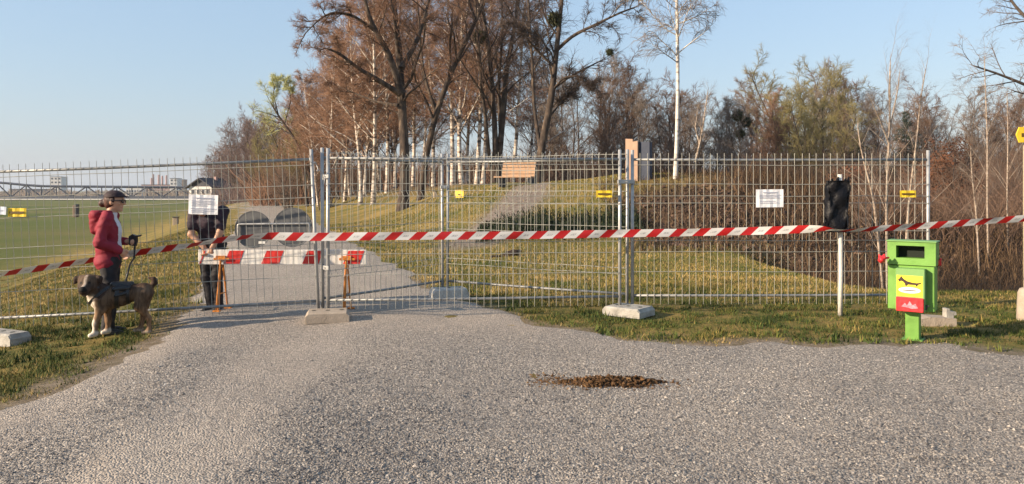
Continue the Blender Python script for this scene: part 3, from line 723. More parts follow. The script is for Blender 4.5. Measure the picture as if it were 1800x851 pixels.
def ball(parent, c, r, seed, name='mistletoe'):
    q = np.random.default_rng(seed); d = q.normal(0, 1, (420, 3)); d /= np.linalg.norm(d, axis=1, keepdims=True)
    k_ = q.random((420, 1)) ** .4
    P = np.stack([d * .15 * r, d * k_ * r * .7 + q.normal(0, .08 * r, (420, 3)), d * k_ * r + q.normal(0, .14 * r, (420, 3))], 1) + np.array(c)
    R = np.tile(np.array([[.012, .030, .01]]), (420, 1)) * (r / .5)
    V, Q, T = tube_batch(P, R, 3); o = link(mesh_np(name, V, Q, T), name, M['mistletoe'], parent)
    return o
ball(t4, at(974, 34, 33) - b4, .42, 1); ball(t4, at(1072, 92, 32) - b4, .22, 2); ball(t3, at(843, 66, 38) - b3, .45, 3)

# birch saplings on the right and the young birch beside the lone one
LV_SAP = [dict(nch=18, t0=.3, t1=.98, ang=34, lf=.24, k=4, up=.15, wob=.12, rad=.32, shape=.4, sides=4),
          dict(nch=7, t0=.2, t1=1, ang=40, lf=.45, k=4, droop=.03, wob=.16, slim=.014),
          dict(nch=6, t0=.2, t1=1, ang=42, lf=.6, k=3, droop=.12, wob=.18, slim=.010, minlen=.2)]
hero('young_birch', 'thin young birch forked low at the foot of the lone birch', 26, 1218,
     [([(1216, 306), (1226, 270), (1234, 235), (1240, 190), (1246, 150)], .045, .012, 0), ([(1230, 255), (1222, 225), (1228, 180)], .025, .008, .5)],
     LV_SAP, (M['bark_pale'], M['tw_grey']), 111)
hero('forked_birch', 'young birch with three pale stems spreading behind the last fence panel', 17, 1556,
     [([(1560, 412), (1558, 340), (1562, 260), (1566, 200), (1562, 140), (1566, 90)], .032, .012, 0),
      ([(1562, 250), (1546, 210), (1530, 175)], .022, .008, -.4), ([(1564, 225), (1578, 160), (1582, 120)], .02, .006, .4)],
     LV_SAP, (M['bark_pale'], M['tw_grey']), 112)
hero('crooked_sapling', 'crooked pale sapling leaning left near the forked birch', 16.5, 1552,
     [([(1556, 408), (1536, 345), (1519, 290), (1508, 240), (1506, 205)], .028, .008, 0)], LV_SAP, (M['bark_pale'], M['tw_grey']), 113)
hero('slanting_birch', 'pale birch sapling slanting right behind the fence end post', 17.5, 1588,
     [([(1586, 420), (1598, 340), (1608, 280), (1614, 220), (1620, 150), (1632, 100)], .028, .009, 0)], LV_SAP, (M['bark_pale'], M['tw_grey']), 114)
for i, (pts, lab) in enumerate([([(1722, 450), (1716, 370), (1708, 310), (1706, 255)], 'short crooked pale sapling in the reeds right of the fence'),
                               ([(1737, 440), (1735, 330), (1736, 240), (1732, 160), (1730, 90)], 'straight pale birch sapling in the reeds right of the fence'),
                               ([(1772, 440), (1770, 340), (1772, 250), (1770, 150)], 'thin pale birch sapling nearest the yellow sign')]):
    hero('sapling', lab, 19 + i, pts[0][0], [(pts, .025, .009, 0)], LV_SAP, (M['bark_pale'], M['tw_grey']), 115 + i)
LV_EDGE = [dict(nch=11, t0=.25, t1=.99, ang=50, lf=.34, k=5, up=.1, wob=.16, rad=.55, shape=.3, sides=4, rmin=.014),
           dict(nch=7, t0=.15, t1=1, ang=46, lf=.5, k=5, up=.05, wob=.2, shape=.3, rmin=.008), dict(nch=6, t0=.1, t1=1, ang=44, lf=.55, k=4, wob=.22, slim=.010, minlen=.25, rmin=.005)]
hero('edge_oak', 'bare oak at the right edge with long twiggy limbs reaching left', 27, 1905,
     [([(1905, 420), (1900, 300), (1890, 180), (1880, 60), (1870, -60)], .24, .09, 0),
      ([(1895, 220), (1850, 170), (1800, 148), (1750, 128), (1700, 112)], .09, .02, -1),
      ([(1885, 110), (1840, 60), (1790, 20), (1750, -40)], .10, .03, 0), ([(1884, 80), (1850, 10), (1800, -60)], .08, .03, 1)],
     LV_EDGE, (M['bark_grey'], M['tw_grey']), 120)

# the birch stand, each stem a tree
ORD = ['first', 'second', 'third', 'fourth', 'fifth', 'sixth', 'seventh', 'eighth', 'ninth', 'tenth', 'eleventh', 'twelfth', 'thirteenth', 'fourteenth', 'fifteenth', 'sixteenth', 'seventeenth', 'eighteenth', 'nineteenth', 'twentieth', 'twenty-first', 'twenty-second', 'twenty-third', 'twenty-fourth', 'twenty-fifth', 'twenty-sixth', 'twenty-seventh', 'twenty-eighth', 'twenty-ninth', 'thirtieth']
def rank(things, text):
    """labels by order from the left in the picture"""
    for i, t in enumerate(sorted(things, key=lambda t: t.location.x / t.location.y)): t['label'] = text % ORD[i]
stand = []
LB = 'white stemmed birch among the birches crowded behind the left fence panels'
GB = 'birches of the crowded stand'
for i, (px, Y, s, k_) in enumerate([(560, 62, .82, 0), (582, 55, .90, 1), (606, 58, 1.0, 2), (634, 47, 1.05, 1), (656, 44, 1.12, 0), (680, 50, 1.05, 2), (694, 56, 1.1, 1), (726, 52, 1.1, 0),
                                    (762, 50, 1.1, 2), (796, 45, 1.08, 0), (812, 43, 1.1, 1), (838, 44, 1.12, 2), (848, 50, 1.1, 1), (900, 48, 1.08, 0), (926, 54, .95, 2), (616, 68, 1.15, 0), (664, 70, 1.2, 2), (740, 68, 1.15, 1), (540, 75, .95, 2), (520, 84, .9, 0), (820, 52, 1.05, 0), (640, 54, 1.0, 2), (670, 60, 1.1, 1)]):
    t_ = tree_thing('birch_tree', LB, K_BIRCH[k_], NOM, gp(px, Y, -.1), i * 2.1, (s * .95, s * .95, s * .98), GB, tilt=((i * 37 % 11 - 5) * .008, (i * 53 % 13 - 6) * .012)); stand.append(t_)
rank(stand, 'white stemmed birch, %s from the left in the crowded stand behind the fence'); stand = []
LR = 'reddish brown bare tree filling the birch stand from behind'
for i, (px, Y, s, k_) in enumerate([(530, 78, 1.0, 0), (570, 80, 1.2, 1), (610, 82, 1.35, 2), (650, 78, 1.4, 0), (690, 80, 1.3, 1), (500, 86, .85, 2), (590, 66, 1.0, 2), (550, 66, .85, 1)]):
    stand.append(tree_thing('background_tree', LR, K_RBROWN[k_], NOM, gp(px, Y, -.1), i * 1.7, s, 'reddish trees behind the birches'))
rank(stand, 'reddish brown bare tree behind the birch stand, %s of these from the left')

# left: violet-brown trees along the dyke, the pale green willow, the olive bush
stand = []
for i, (px, Y, s) in enumerate([(372, 150, .85), (396, 124, .90), (430, 118, 1.0), (462, 104, 1.02), (478, 96, .95), (404, 150, 1.05), (440, 140, 1.1)]):
    stand.append(tree_thing('dyke_tree', '', K_VIOLET[i % 2], NOM, gp(px, Y, -.1), i * 1.9, (s * 1.15, s * 1.15, s), 'clump of violet trees'))
rank(stand, 'smaller violet brown tree at the end of the dyke path, %s from the left')
for i, (px, Y, s) in enumerate([(520, 82, .98), (470, 92, .80)]):
    tree_thing('olive_bush', ('olive brown bush tree under the pale willow crown', 'low olive bush tree beside the violet trees')[i], K_OLIVE[0], NOM, gp(px, Y, -.1), 1 + i, s)
for i, (px, Y, s, k_, lab) in enumerate([(415, 112, 1.05, 0, 'violet brown bare tree at the far end of the dyke path, tallest there'),
                                         (384, 135, .95, 1, 'leftmost violet brown bare tree beside the small house'),
                                         (446, 100, .98, 1, 'violet brown bare tree just right of the tallest one by the path')]):
    tree_thing('dyke_tree', lab, K_VIOLET[k_], NOM, gp(px, Y, -.1), i * 2.3, s, 'trees at the end of the dyke path')
tree_thing('olive_bush', 'olive brown rounded bush tree left of the birch stand', K_OLIVE[0], NOM, gp(500, 88, -.1), .4, .95)
tree_thing('olive_bush', 'dark olive bush tree at the foot of the pale willow', K_OLIVE[0], NOM, gp(540, 74, -.1), 2.0, .72)
M['tw_willow'] = pm('willow_catkins', [(.26, .27, .09), (.40, .40, .16)], .5, .8)
hero('pale_willow', 'pale green budding willow leaning left out of the stand', 66, 540,
     [([(540, 335), (530, 262), (505, 225), (485, 198), (470, 170)], .16, .05, 0), ([(490, 205), (480, 165), (485, 140)], .06, .02, 1), ([(500, 218), (512, 175), (505, 145)], .06, .02, -1)],
     [dict(nch=9, t0=.62, t1=1, ang=48, lf=.26, k=5, up=.25, wob=.15, rad=.5, shape=.2, sides=4), dict(nch=9, t0=.2, t1=1, ang=45, lf=.5, k=4, up=.1, wob=.18, rmin=.016),
      dict(nch=11, t0=.1, t1=1, ang=45, lf=.55, k=3, wob=.2, slim=.016, minlen=.4, rmin=.013)], (M['bark_dark'], M['tw_willow']), 130)

# the wood behind the mound and along the right: single trees in front, one mass of undergrowth below
LW = {'g': 'grey brown bare tree in the wood behind the mound', 'o': 'olive budding willow tree in the wood behind the mound', 'b': 'brown bare tree in the wood behind the mound'}
r2 = np.random.default_rng(77)
row = []; wood_of = {'g': [], 'o': [], 'b': []}
for px in range(955, 1960, 31):
    top = np.interp(px, [950, 1040, 1110, 1180, 1270, 1330, 1400, 1480, 1540, 1600, 1700, 1800, 1960], [120, 112, 105, 150, 175, 132, 112, 104, 165, 180, 150, 165, 140]) + r2.uniform(-22, 30)
    Y = r2.uniform(58, 88); kd = 'o' if (1385 < px < 1500 or (1050 < px < 1090)) and r2.random() < .75 else ('b' if r2.random() < .35 else 'g')
    row.append((px + r2.uniform(-12, 12), Y, top, kd))
for i, (px, Y, top, kd) in enumerate(row):
    g = gp(px, Y, -.15); hgt = (HY - top) / F_PX * Y + EYE - g.z
    ms, h0 = {'g': (K_BARE[0 if i % 2 else 2], 12.2), 'o': (K_OLIVE[0], 10.6), 'b': (K_BARE[1], 12.2)}[kd]
    s = hgt / h0; t_ = tree_thing('wood_tree', LW[kd], ms, NOM, g, i * 1.3, (s * 1.15, s * 1.15, s), {'g': 'grey trees of the wood', 'o': 'olive trees of the wood', 'b': 'brown trees of the wood'}[kd]); wood_of[kd].append(t_)
for kd_, w_ in (('g', 'grey brown bare'), ('o', 'slim olive budding'), ('b', 'dark brown bare')): rank(wood_of[kd_], w_ + ' tree in the wood behind the mound, %s of these from the left')
olv = tree_thing('willow_tree', 'broad olive green willow with dark fanned limbs, biggest crown right of centre', K_OLIVE[0], NOM, gp(1446, 50, -.1), 1.1, (.95, .95, .76))
tm = tree_thing('mistletoe_tree', 'bare tree carrying round dark mistletoe balls left of the olive willow', K_BARE[0], NOM, gp(1296, 52, -.1), .7, .66)
for c, r_, s_ in (((1282, 205), .5, 5), ((1308, 214), .45, 6), ((1290, 236), .4, 7)):
    o = ball(tm, (at(*c, 51.5) - tm.location) / .66, r_ / .66, s_)
tree_thing('leafy_tree', 'rust brown leafy tree left of the olive willow', withmat(m_bare(51, 9, 4, .2), M['bark_dark'], M['tw_red']), NOM, gp(1362, 56, -.1), .2, (.85, .85, .93))

# spruce
def spruce_meshes(seed, h=11):
    q = np.random.default_rng(seed); tr, cr = Geo(), Geo()
    P, R = resample(*stem(h, .14, q, (0, 0), .02), 14); P = P[None]; R = R[None]; tr.add(*tube_batch(P, R, 7))
    P, R = sprout(P, R, 95, .08, .99, 78, .30, 4, q, up=-.15, droop=-.05, wob=.05, rad=.4, shape=.93); cr.add(*tube_batch(P, R, 3))
    P, R = sprout(P, R, 16, .1, 1, 50, .30, 3, q, up=-.2, droop=.1, wob=.1, shape=.5, slim=.09, rad=4, minlen=.25); cr.add(*tube_batch(P, R, 3))
    P, R = sprout(P, R, 5, .1, 1, 45, .5, 2, q, droop=.1, wob=.1, slim=.12, rad=1.2, minlen=.15); cr.add(*tube_batch(P, R, 3))
    return tr.mesh('trunk'), cr.mesh('crown')
SPR = withmat(spruce_meshes(61), M['bark_dark'], M['needle'])
tree_thing('spruce', 'dark pointed spruce behind the end of the last fence panel', SPR, NOM, gp(1594, 56, -.1), 0, (.75, .75, .70), cat='tree')
tree_thing('spruce', 'low dark conifer at the foot of the olive willow', SPR, NOM, gp(1508, 54, -.1), 1, (.9, .9, .50), cat='tree')
# rust-leaved beech shrub on the right, and plain shrubs
def leafy_shrub(seed, h, w):
    q = np.random.default_rng(seed); tr, cr = m_shrub(seed, h, 10)
    n_ = 5200; d = q.normal(0, 1, (n_, 3)); d /= np.linalg.norm(d, axis=1, keepdims=True); rr_ = q.random((n_, 1)) ** .45
    lump = (.72 + .5 * fbm(d[:, :1] * 2.2 + 3, d[:, 2:3] * 2.2 + d[:, 1:2], seed, 3))
    c = d * rr_ * lump * np.array([[w, w, h * .5]]) + np.array([[0, 0, h * .52]])
    keep_ = fbm(c[:, 0] * 2.2, c[:, 2] * 2.2 + c[:, 1], seed + 3, 3) > .40; c = c[keep_]; n_ = len(c)
    a = q.normal(0, 1, (n_, 3)); a /= np.linalg.norm(a, axis=1, keepdims=True); b = np.cross(a, q.normal(0, 1, (n_, 3))); b /= np.linalg.norm(b, axis=1, keepdims=True)
    V = np.stack([c - a * .055, c + b * .032, c + a * .055, c - b * .032], 1).reshape(-1, 3)
    return tr, cr, mesh_np('leaves', V, np.arange(4 * n_).reshape(-1, 4))
for i, (px, Y, h, w, lab) in enumerate([(1668, 31, 3.9, 1.35, 'rust brown leafy beech shrub right of the fence end'), (1640, 34, 2.6, 1.0, 'smaller rust brown shrub tucked behind the fence end post'), (1500, 30, 2.2, 1.2, 'low rust brown shrub behind the black plastic bag')]):
    a, b, c = leafy_shrub(70 + i, h, w)
    t = tree_thing('beech_shrub', lab, withmat((a, b), M['bark_grey'], M['tw_red']), NOM, gp(px, Y, -.05), i, 1, cat='shrub')
    c.materials.append(M['leaf_rust']); o = bpy.data.objects.new('leaves', c); COL.objects.link(o); o.parent = t
LS = 'brown leafless shrub in the thicket at the foot of the wood'
for i in range(46):
    px = r2.uniform(985, 1880); Y = r2.uniform(33, 52)
    if px < 1300: Y += 14
    g = gp(px, Y, -.1); s = r2.uniform(.55, 1.0)
    tree_thing('thicket_shrub', LS, K_SHRUB[i % 2], NOM, g, i * 1.1, (s * 1.1, s * 1.1, s), 'shrubs of the thicket', cat='shrub')
for i in range(20):
    px = r2.uniform(455, 960); Y = r2.uniform(52, 78); s = r2.uniform(.5, .95)
    tree_thing('thicket_shrub', 'brown leafless shrub low among the birch stems', K_SHRUB[i % 2], NOM, gp(px, Y, -.1), i * 1.9, (s * 1.2, s * 1.2, s), 'shrubs under the birches', cat='shrub')
def undergrowth(name, n_, pxr, Yr, hr, m, label, seed, rad=.02):
    q = np.random.default_rng(seed); Y_ = q.uniform(*Yr, n_); px = q.uniform(*pxr, n_); X_ = (px - CX) / F_PX * Y_
    h_ = q.uniform(*hr, n_) * (.5 + fbm(px * .03, Y_ * .1, seed, 3)); p = np.stack([X_, Y_, gz(X_, Y_) - .05], -1)
    l1 = np.stack([q.normal(0, .25, n_), q.normal(0, .25, n_), np.full(n_, .55)], -1) * h_[:, None]; l2 = l1 * .8 + np.clip(q.normal(0, .2, (n_, 3)), -.35, .3) * h_[:, None]
    P = np.stack([p, p + l1, p + l1 + l2], 1); R = np.tile(np.array([[1, .7, .2]]) * rad, (n_, 1)) * q.uniform(.5, 1.4, (n_, 1))
    V, Q, T = tube_batch(P, R, 3); kind(link(mesh_np(name, V, Q, T), name, m), 'stuff', label)
undergrowth('wood_undergrowth', 10500, (930, 1990), (60, 118), (2, 5.5), M['tw_brown'], 'brown mass of brushwood filling the wood behind the mound', 201, .030)
undergrowth('stand_undergrowth', 6000, (440, 980), (72, 125), (2, 5.5), M['tw_red'], 'reddish brushwood filling the birch stand', 202, .032)
undergrowth('ditch_brush', 3600, (1500, 1990), (20, 36), (.8, 2.4), M['tw_brown'], 'brown brushwood along the far side of the ditch', 203, .010)
undergrowth('dyke_undergrowth', 1500, (360, 470), (105, 150), (1.5, 4), M['tw_violet'], 'violet brushwood at the end of the dyke path', 204, .035)

# ---------------------------------------------------------------- site fence
def fence_panel(label, p0, p1, vbend=False, n_wires=None, hz=(1.84, 1.6, 1.45, 1.36, 1.01, .89, .75, .5), top=2.03, seed=0):
    """p0, p1: feet of the two posts. Local x runs along the panel"""
    p0 = Vector(p0); p1 = Vector(p1); d = p1 - p0; L = d.length
    yaw = math.atan2(d.y, d.x); tilt = -math.asin(d.z / L)
    t = thing('mesh_fence', label, 'fence', p0, group='mobile site fence panels')
    t.rotation_euler = (Matrix.Rotation(yaw, 3, 'Z') @ Matrix.Rotation(tilt, 3, 'Y')).to_euler()
    mb = MB(); mb.tube([(0, 0, .0), (0, 0, top)], .021, 10); post = mb.build('post', M['galv'], t, True)
    o = bpy.data.objects.new('post', post.data); COL.objects.link(o); o.parent = t; o.location = (L, 0, 0)
    for z in (.2, 1.91):
        mb = MB(); mb.tube([(.02, 0, z), (L * .33, .004, z - .006), (L * .66, -.004, z - .004), (L - .02, 0, z)], .0165, 8); mb.build('rail', M['galv_rail'], t, True)
    y0 = -.019
    if vbend: prof = [(y0, .09), (y0, .42), (y0 - .035, .49), (y0, .56), (y0, 1.33), (y0 - .06, 1.42), (y0, 1.50), (y0, 1.80), (y0 - .075, 1.91), (y0 - .01, 2.0)]
    else: prof = [(y0, .09), (y0 + .002, .8), (y0 - .003, 1.4), (y0, 1.99)]
    mb = MB(); mb.tube([(0, y, z) for y, z in prof], .0030, 5); wire = None
    q = random.Random(seed); n = n_wires or int(L / .088)
    for i in range(1, n):
        x = L * i / n + q.uniform(-.004, .004)
        if wire is None: wire = mb.build('vertical_wire', M['galv_wire'], t); o = wire
        else: o = bpy.data.objects.new('vertical_wire', wire.data); COL.objects.link(o); o.parent = t
        o.location = (x, 0, 0); o.rotation_euler = (0, q.uniform(-.004, .004), 0)
    mb = MB(); mb.tube([(0, 0, 0), (L * .25, .002, .004), (L * .5, -.003, -.005), (L * .75, .002, .003), (L, 0, 0)], .0038, 5); hw = None
    zs = (.45, .53, .95, 1.05, 1.33, 1.50, 1.78, 1.97) if vbend else hz
    for z in zs:
        if hw is None: hw = mb.build('horizontal_wire', M['galv_wire'], t); o = hw
        else: o = bpy.data.objects.new('horizontal_wire', hw.data); COL.objects.link(o); o.parent = t
        o.location = (0, y0 - .006, z); o.scale = (1, 1, 1)
    return t
def zr(px, Y): return gp(px, Y)
PA0, PA1 = Vector((-6.22, 8.70, -.15)), Vector((-2.335, 9.0, .02))
fence_panel('leftmost wire mesh fence panel, tilted, in front of the meadow and field', PA0, PA1, seed=1)
fence_panel('wide front mesh fence panel crossing the path between the concrete feet', (-2.215, 8.97, .03), (1.345, 9.30, .03), seed=2)
fence_panel('folded mesh fence panel running back from the path post to the rear foot', (-2.30, 9.06, .04), (-1.00, 10.72, .05), True, seed=3)
fence_panel('folded mesh fence panel running from the rear foot back to the right corner', (-.93, 10.74, .05), (1.455, 9.43, .04), True, seed=4)
fence_panel('rightmost wire mesh fence panel carrying the white notice by the mound', (1.515, 9.38, .03), (5.27, 9.44, .03), seed=5)
# clamps that hold neighbouring posts together
def clamp(label, a, b, z):
    t = thing('fence_clamp', label, 'clamp', ((a[0] + b[0]) / 2, (a[1] + b[1]) / 2, z), group='fence clamps')
    d = Vector((b[0] - a[0], b[1] - a[1], 0)); rz = math.atan2(d.y, d.x)
    mb = MB(); mb.box((0, -.027, 0), (d.length + .06, .012, .05), rz, .004); mb.box((0, .027, 0), (d.length + .06, .012, .05), rz, .004); mb.build('jaw', M['galv'], t)
    mb = MB(); mb.tube([(0, -.06, 0), (0, .045, 0)], .008, 6); mb.build('bolt', M['galv'], t)
clamp('upper steel clamp joining the posts at the path foot', (-2.30, 9.06), (-2.215, 8.97), 1.72)
clamp('lower steel clamp joining the posts at the path foot', (-2.30, 9.06), (-2.215, 8.97), .62)
clamp('steel clamp joining the two posts above the right corner foot', (1.345, 9.30), (1.515, 9.38), 1.66)
clamp('steel clamp joining the two posts above the rear foot', (-1.0, 10.72), (-.93, 10.74), 1.6)
# wire wrapped round the two left posts
mb = MB(); q = random.Random(4)
tr_ = [(-2.44 + .22 * f + .012 * math.sin(f * 31), 8.95 + .05 * math.cos(f * 17), 1.98 - .35 * f + .03 * math.sin(f * 23)) for f in [i / 22 for i in range(23)]]
mb.tube(tr_, .006, 5); tag(mb.build('tie_wire', M['galv'], None, True), 'twisted tie wire between the leaning post and the path posts', 'wire')

# concrete feet: chamfered blocks, post holes painted on as dark discs
def fence_foot(label, loc, rz, L=.66, W=.23, H=.13, m='concrete', sink=.015):
    t = thing('concrete_block', label, 'fence foot', (loc[0], loc[1], loc[2] - sink), (0, 0, rz), 'concrete fence feet')
    mb = MB(); c = .035
    pr = [(-L / 2, 0), (L / 2, 0), (L / 2, H * .62), (L / 2 - c, H), (-L / 2 + c, H), (-L / 2, H * .62)]
    vs = []
    for y, k_ in ((-W / 2, 0), (-W / 2, 1), (W / 2, 1), (W / 2, 0)): pass
    n_ = len(pr); rows = []
    for y, ins in ((-W / 2, .018), (-W / 2 + .018, 0), (W / 2 - .018, 0), (W / 2, .018)):
        rows.append([(x * (1 - ins * .8), y, min(z, H - ins) if z > .01 else z) for x, z in pr])
    vs = [p for r_ in rows for p in r_]
    fs = [tuple(range(n_)), tuple(reversed(range(3 * n_, 4 * n_)))]
    for r_ in range(3):
        for j in range(n_): fs.append((r_ * n_ + (j + 1) % n_, r_ * n_ + j, (r_ + 1) * n_ + j, (r_ + 1) * n_ + (j + 1) % n_))
    mb.add(vs, fs); mb.build('block', M[m], t)
    for x in (-.16, .0, .16):
        h = MB(); h.tube([(x, 0, H + .0005), (x, 0, H + .002)], .026, 10); h.build('post_hole_disc', M['hole_shade'], t)  # flat near-black disc stands in for the shade in each hole
    return t
fence_foot('concrete fence foot at the left edge of the picture', (-5.80, 8.50, float(gz(-5.80, 8.5)) + .02), RAD(-24), .62, .24, .14)
fence_foot('concrete fence foot standing on the gravel path', (-2.17, 8.78, .03), RAD(12), .50, .34, .125, 'concrete_tan')
fence_foot('rear concrete fence foot behind the front panel', (-.90, 10.62, .02), RAD(20), .52, .28, .16, 'concrete_lit')
fence_foot('large concrete fence foot at the corner on the grass verge', (1.44, 9.20, .03), RAD(-38), .52, .40, .11)
# odd foot behind the bin: a low tapered block with an upright stub and a white scrap
t = thing('concrete_block', 'low pale concrete foot with an upright stub beside the green bin', 'fence foot', gp(1646, 8.6, -.01), (0, 0, RAD(-4)), 'concrete fence feet')
mb = MB(); mb.prism([(-.27, .0), (.17, 0), (.17, .10), (-.12, .115), (-.22, .09), (-.27, .045)], .22, (0, .11, 0)); mb.build('block', M['concrete_tan'], t)
mb = MB(); mb.prism([(.09, .09), (.17, .09), (.172, .125), (.20, .13), (.195, .165), (.13, .17), (.125, .20), (.092, .198)], .10, (0, .05, .004)); mb.build('stub', M['concrete'], t)

# notices on the fence
def notice(name, label, px0, px1, y0, y1, Y, tilt, rows, m, cat, rowm):
    c = at((px0 + px1) / 2, (y0 + y1) / 2, Y); w = (px1 - px0) / F_PX * Y; h = (y1 - y0) / F_PX * Y
    t = thing(name, label, cat, c, (RAD(tilt[0]), RAD(tilt[1]), RAD(tilt[2])))
    mb = MB(); nx_, nz_ = 9, 6; vs = []; fs = []
    for s_ in (0, 1):
        for i in range(nx_):
            for j in range(nz_):
                x = -w / 2 + w * i / (nx_ - 1); z = -h / 2 + h * j / (nz_ - 1)
                vs.append((x, s_ * .003 + .004 * math.sin(x * 60 + z * 9), z))
    for s_ in (0, 1):
        for i in range(nx_ - 1):
            for j in range(nz_ - 1):
                a = s_ * nx_ * nz_ + i * nz_ + j; f_ = (a, a + nz_, a + nz_ + 1, a + 1); fs.append(f_ if s_ == 0 else f_[::-1])
    mb.add(vs, fs); mb.build('sheet', m, t)
    for (x0, x1, z0, z1) in rows:
        r_ = MB(); xa, xb, za, zb = -w / 2 + w * x0, -w / 2 + w * x1, -h / 2 + h * z0, -h / 2 + h * z1
        r_.box(((xa + xb) / 2, -.0075, (za + zb) / 2), (xb - xa, .002, zb - za)); r_.build('print', rowm, t)
    return t
notice('notice_sheet', 'white paper notice on the fence hiding the head of the person', 332, 382.5, 342.5, 377, 8.84, (0, 1.5, 4), [(.2, .8, .80, .85), (.1, .88, .68, .70), (.1, .85, .60, .62), (.1, .9, .52, .54), (.1, .6, .44, .46), (.08, .9, .28, .31), (.1, .8, .18, .21), (.1, .7, .10, .12)], M['paper'], 'notice', M['print'])
notice('notice_sheet', 'white landscape paper notice on the rightmost fence panel', 1329, 1377, 333, 364.5, 9.37, (0, -.6, 0), [(.25, .75, .80, .85), (.1, .88, .68, .70), (.1, .8, .60, .62), (.1, .86, .52, .54), (.12, .7, .34, .36), (.12, .8, .24, .26)], M['paper'], 'notice', M['print'])
for lab, a in (('yellow plastic tag at the left end of the leftmost fence panel', (14, 46, 366, 381, 8.68)), ('yellow plastic tag high on the front panel near the right corner', (1048, 1076, 335, 347, 9.22)), ('yellow plastic tag at the right end of the rightmost fence panel', (1582, 1610, 335, 347, 9.37))):
    notice('fence_tag', lab, *a[:4], a[4], (0, 0, 0), [(.1, .9, .36, .62)], M['yellow'], 'tag', M['brown_print'])['group'] = 'yellow fence tags'
notice('fence_tag', 'pale blue tag cut off by the left picture edge', -16, 11, 363, 377, 8.66, (0, 3, 0), [(.2, .8, .5, .56)], M['pale_blue'], 'tag', M['print'])

# barrier tape: one long ribbon tied along the fence
def tape_material():
    m, nt, b = nodes('barrier_tape'); L = nt.links.new
    uv = N(nt, 'ShaderNodeAttribute', attribute_name='tuv'); sp = N(nt, 'ShaderNodeSeparateColor'); L(uv.outputs['Color'], sp.inputs[0])
    def mth(op, a, c=None, clampv=False):
        n_ = N(nt, 'ShaderNodeMath', operation=op)
        for i_, v_ in enumerate((a, c)):
            if v_ is None: continue
            if isinstance(v_, (int, float)): n_.inputs[i_].default_value = v_
            else: L(v_, n_.inputs[i_])
        return n_.outputs[0]
    s = mth('FRACT', mth('DIVIDE', mth('SUBTRACT', sp.outputs[0], mth('MULTIPLY', sp.outputs[1], .105)), .292))
    red = mth('LESS_THAN', s, .46)
    tb = mth('MULTIPLY', mth('GREATER_THAN', s, .62), mth('LESS_THAN', s, .84)); tb2 = mth('MULTIPLY', mth('GREATER_THAN', sp.outputs[1], .36), mth('LESS_THAN', sp.outputs[1], .6))
    cb = N(nt, 'ShaderNodeCombineXYZ'); L(mth('MULTIPLY', sp.outputs[0], 130), cb.inputs[0]); L(mth('MULTIPLY', sp.outputs[1], 5), cb.inputs[1])
    nz_ = N(nt, 'ShaderNodeTexNoise', Scale=1, Detail=2); L(cb.outputs[0], nz_.inputs['Vector'])
    prt = mth('MULTIPLY', mth('MULTIPLY', tb, tb2), mth('MULTIPLY', mth('GREATER_THAN', nz_.outputs[0], .47), .5))
    m1 = N(nt, 'ShaderNodeMix', data_type='RGBA'); L(red, m1.inputs[0]); m1.inputs[6].default_value = (.74, .72, .70, 1); m1.inputs[7].default_value = (.52, .016, .018, 1)
    m2 = N(nt, 'ShaderNodeMix', data_type='RGBA'); L(prt, m2.inputs[0]); L(m1.outputs[2], m2.inputs[6]); m2.inputs[7].default_value = (.12, .13, .16, 1)
    L(m2.outputs[2], b.inputs['Base Color']); b.inputs['Roughness'].default_value = .42
    tr_ = N(nt, 'ShaderNodeBsdfTranslucent'); L(m2.outputs[2], tr_.inputs['Color'])
    ms = N(nt, 'ShaderNodeMixShader'); ms.inputs[0].default_value = .22; L(b.outputs[0], ms.inputs[1]); L(tr_.outputs[0], ms.inputs[2])
    L(ms.outputs[0], nt.nodes['Material Output'].inputs['Surface']); return m
M['tape'] = tape_material()
ctl = [(-90, 497, 8.52, 55, .085), (0, 482.5, 8.55, 50, .085), (90, 468.5, 8.66, 40, .085), (165, 456.5, 8.70, 42, .09), (235, 445, 8.72, 50, .10), (300, 436, 8.75, 40, .097), (340, 430.5, 8.78, 58, .10), (400, 420, 8.80, 50, .10), (440, 415.5, 8.82, 68, .10), (475, 415, 8.84, 35, .10),
       (510, 416, 8.84, -5, .099), (562, 416.5, 8.86, 5, .099), (640, 415.5, 8.89, 8, .097), (770, 414.5, 8.99, 4, .097), (930, 413.5, 9.13, 8, .097), (1090, 410.5, 9.24, 5, .097), (1200, 409, 9.28, 10, .097), (1330, 406, 9.24, 6, .097), (1425, 402.5, 9.12, 12, .10), (1450, 401.5, 9.06, 30, .08), (1466, 404.5, 9.04, 60, .045), (1480, 405.5, 9.05, 70, .04), (1500, 405, 9.08, 62, .055), (1545, 402, 9.12, 30, .085), (1640, 396, 9.16, 20, .088), (1720, 390, 9.2, 25, .085), (1800, 384, 9.25, 15, .088), (1900, 376, 9.3, 20, .085)]
ca = np.array(ctl); xs_ = np.arange(-90, 1900, 4.0)
cv = np.stack([np.interp(xs_, ca[:, 0], ca[:, j]) for j in range(1, 5)], 1)
ker = np.ones(7) / 7
for j in range(4): cv[3:-3, j] = np.convolve(cv[:, j], ker, 'valid')
pts = np.stack([(xs_ - CX) / F_PX * cv[:, 1], cv[:, 1], EYE - (cv[:, 0] - HY) / F_PX * cv[:, 1]], 1)
arc = np.concatenate([[0], np.cumsum(np.linalg.norm(np.diff(pts, axis=0), axis=1))])
tw = np.radians(cv[:, 2]) + .10 * np.sin(arc * 5.1) + .08 * np.sin(arc * 11.7)
rows_ = []; tuv = []
NR = 5
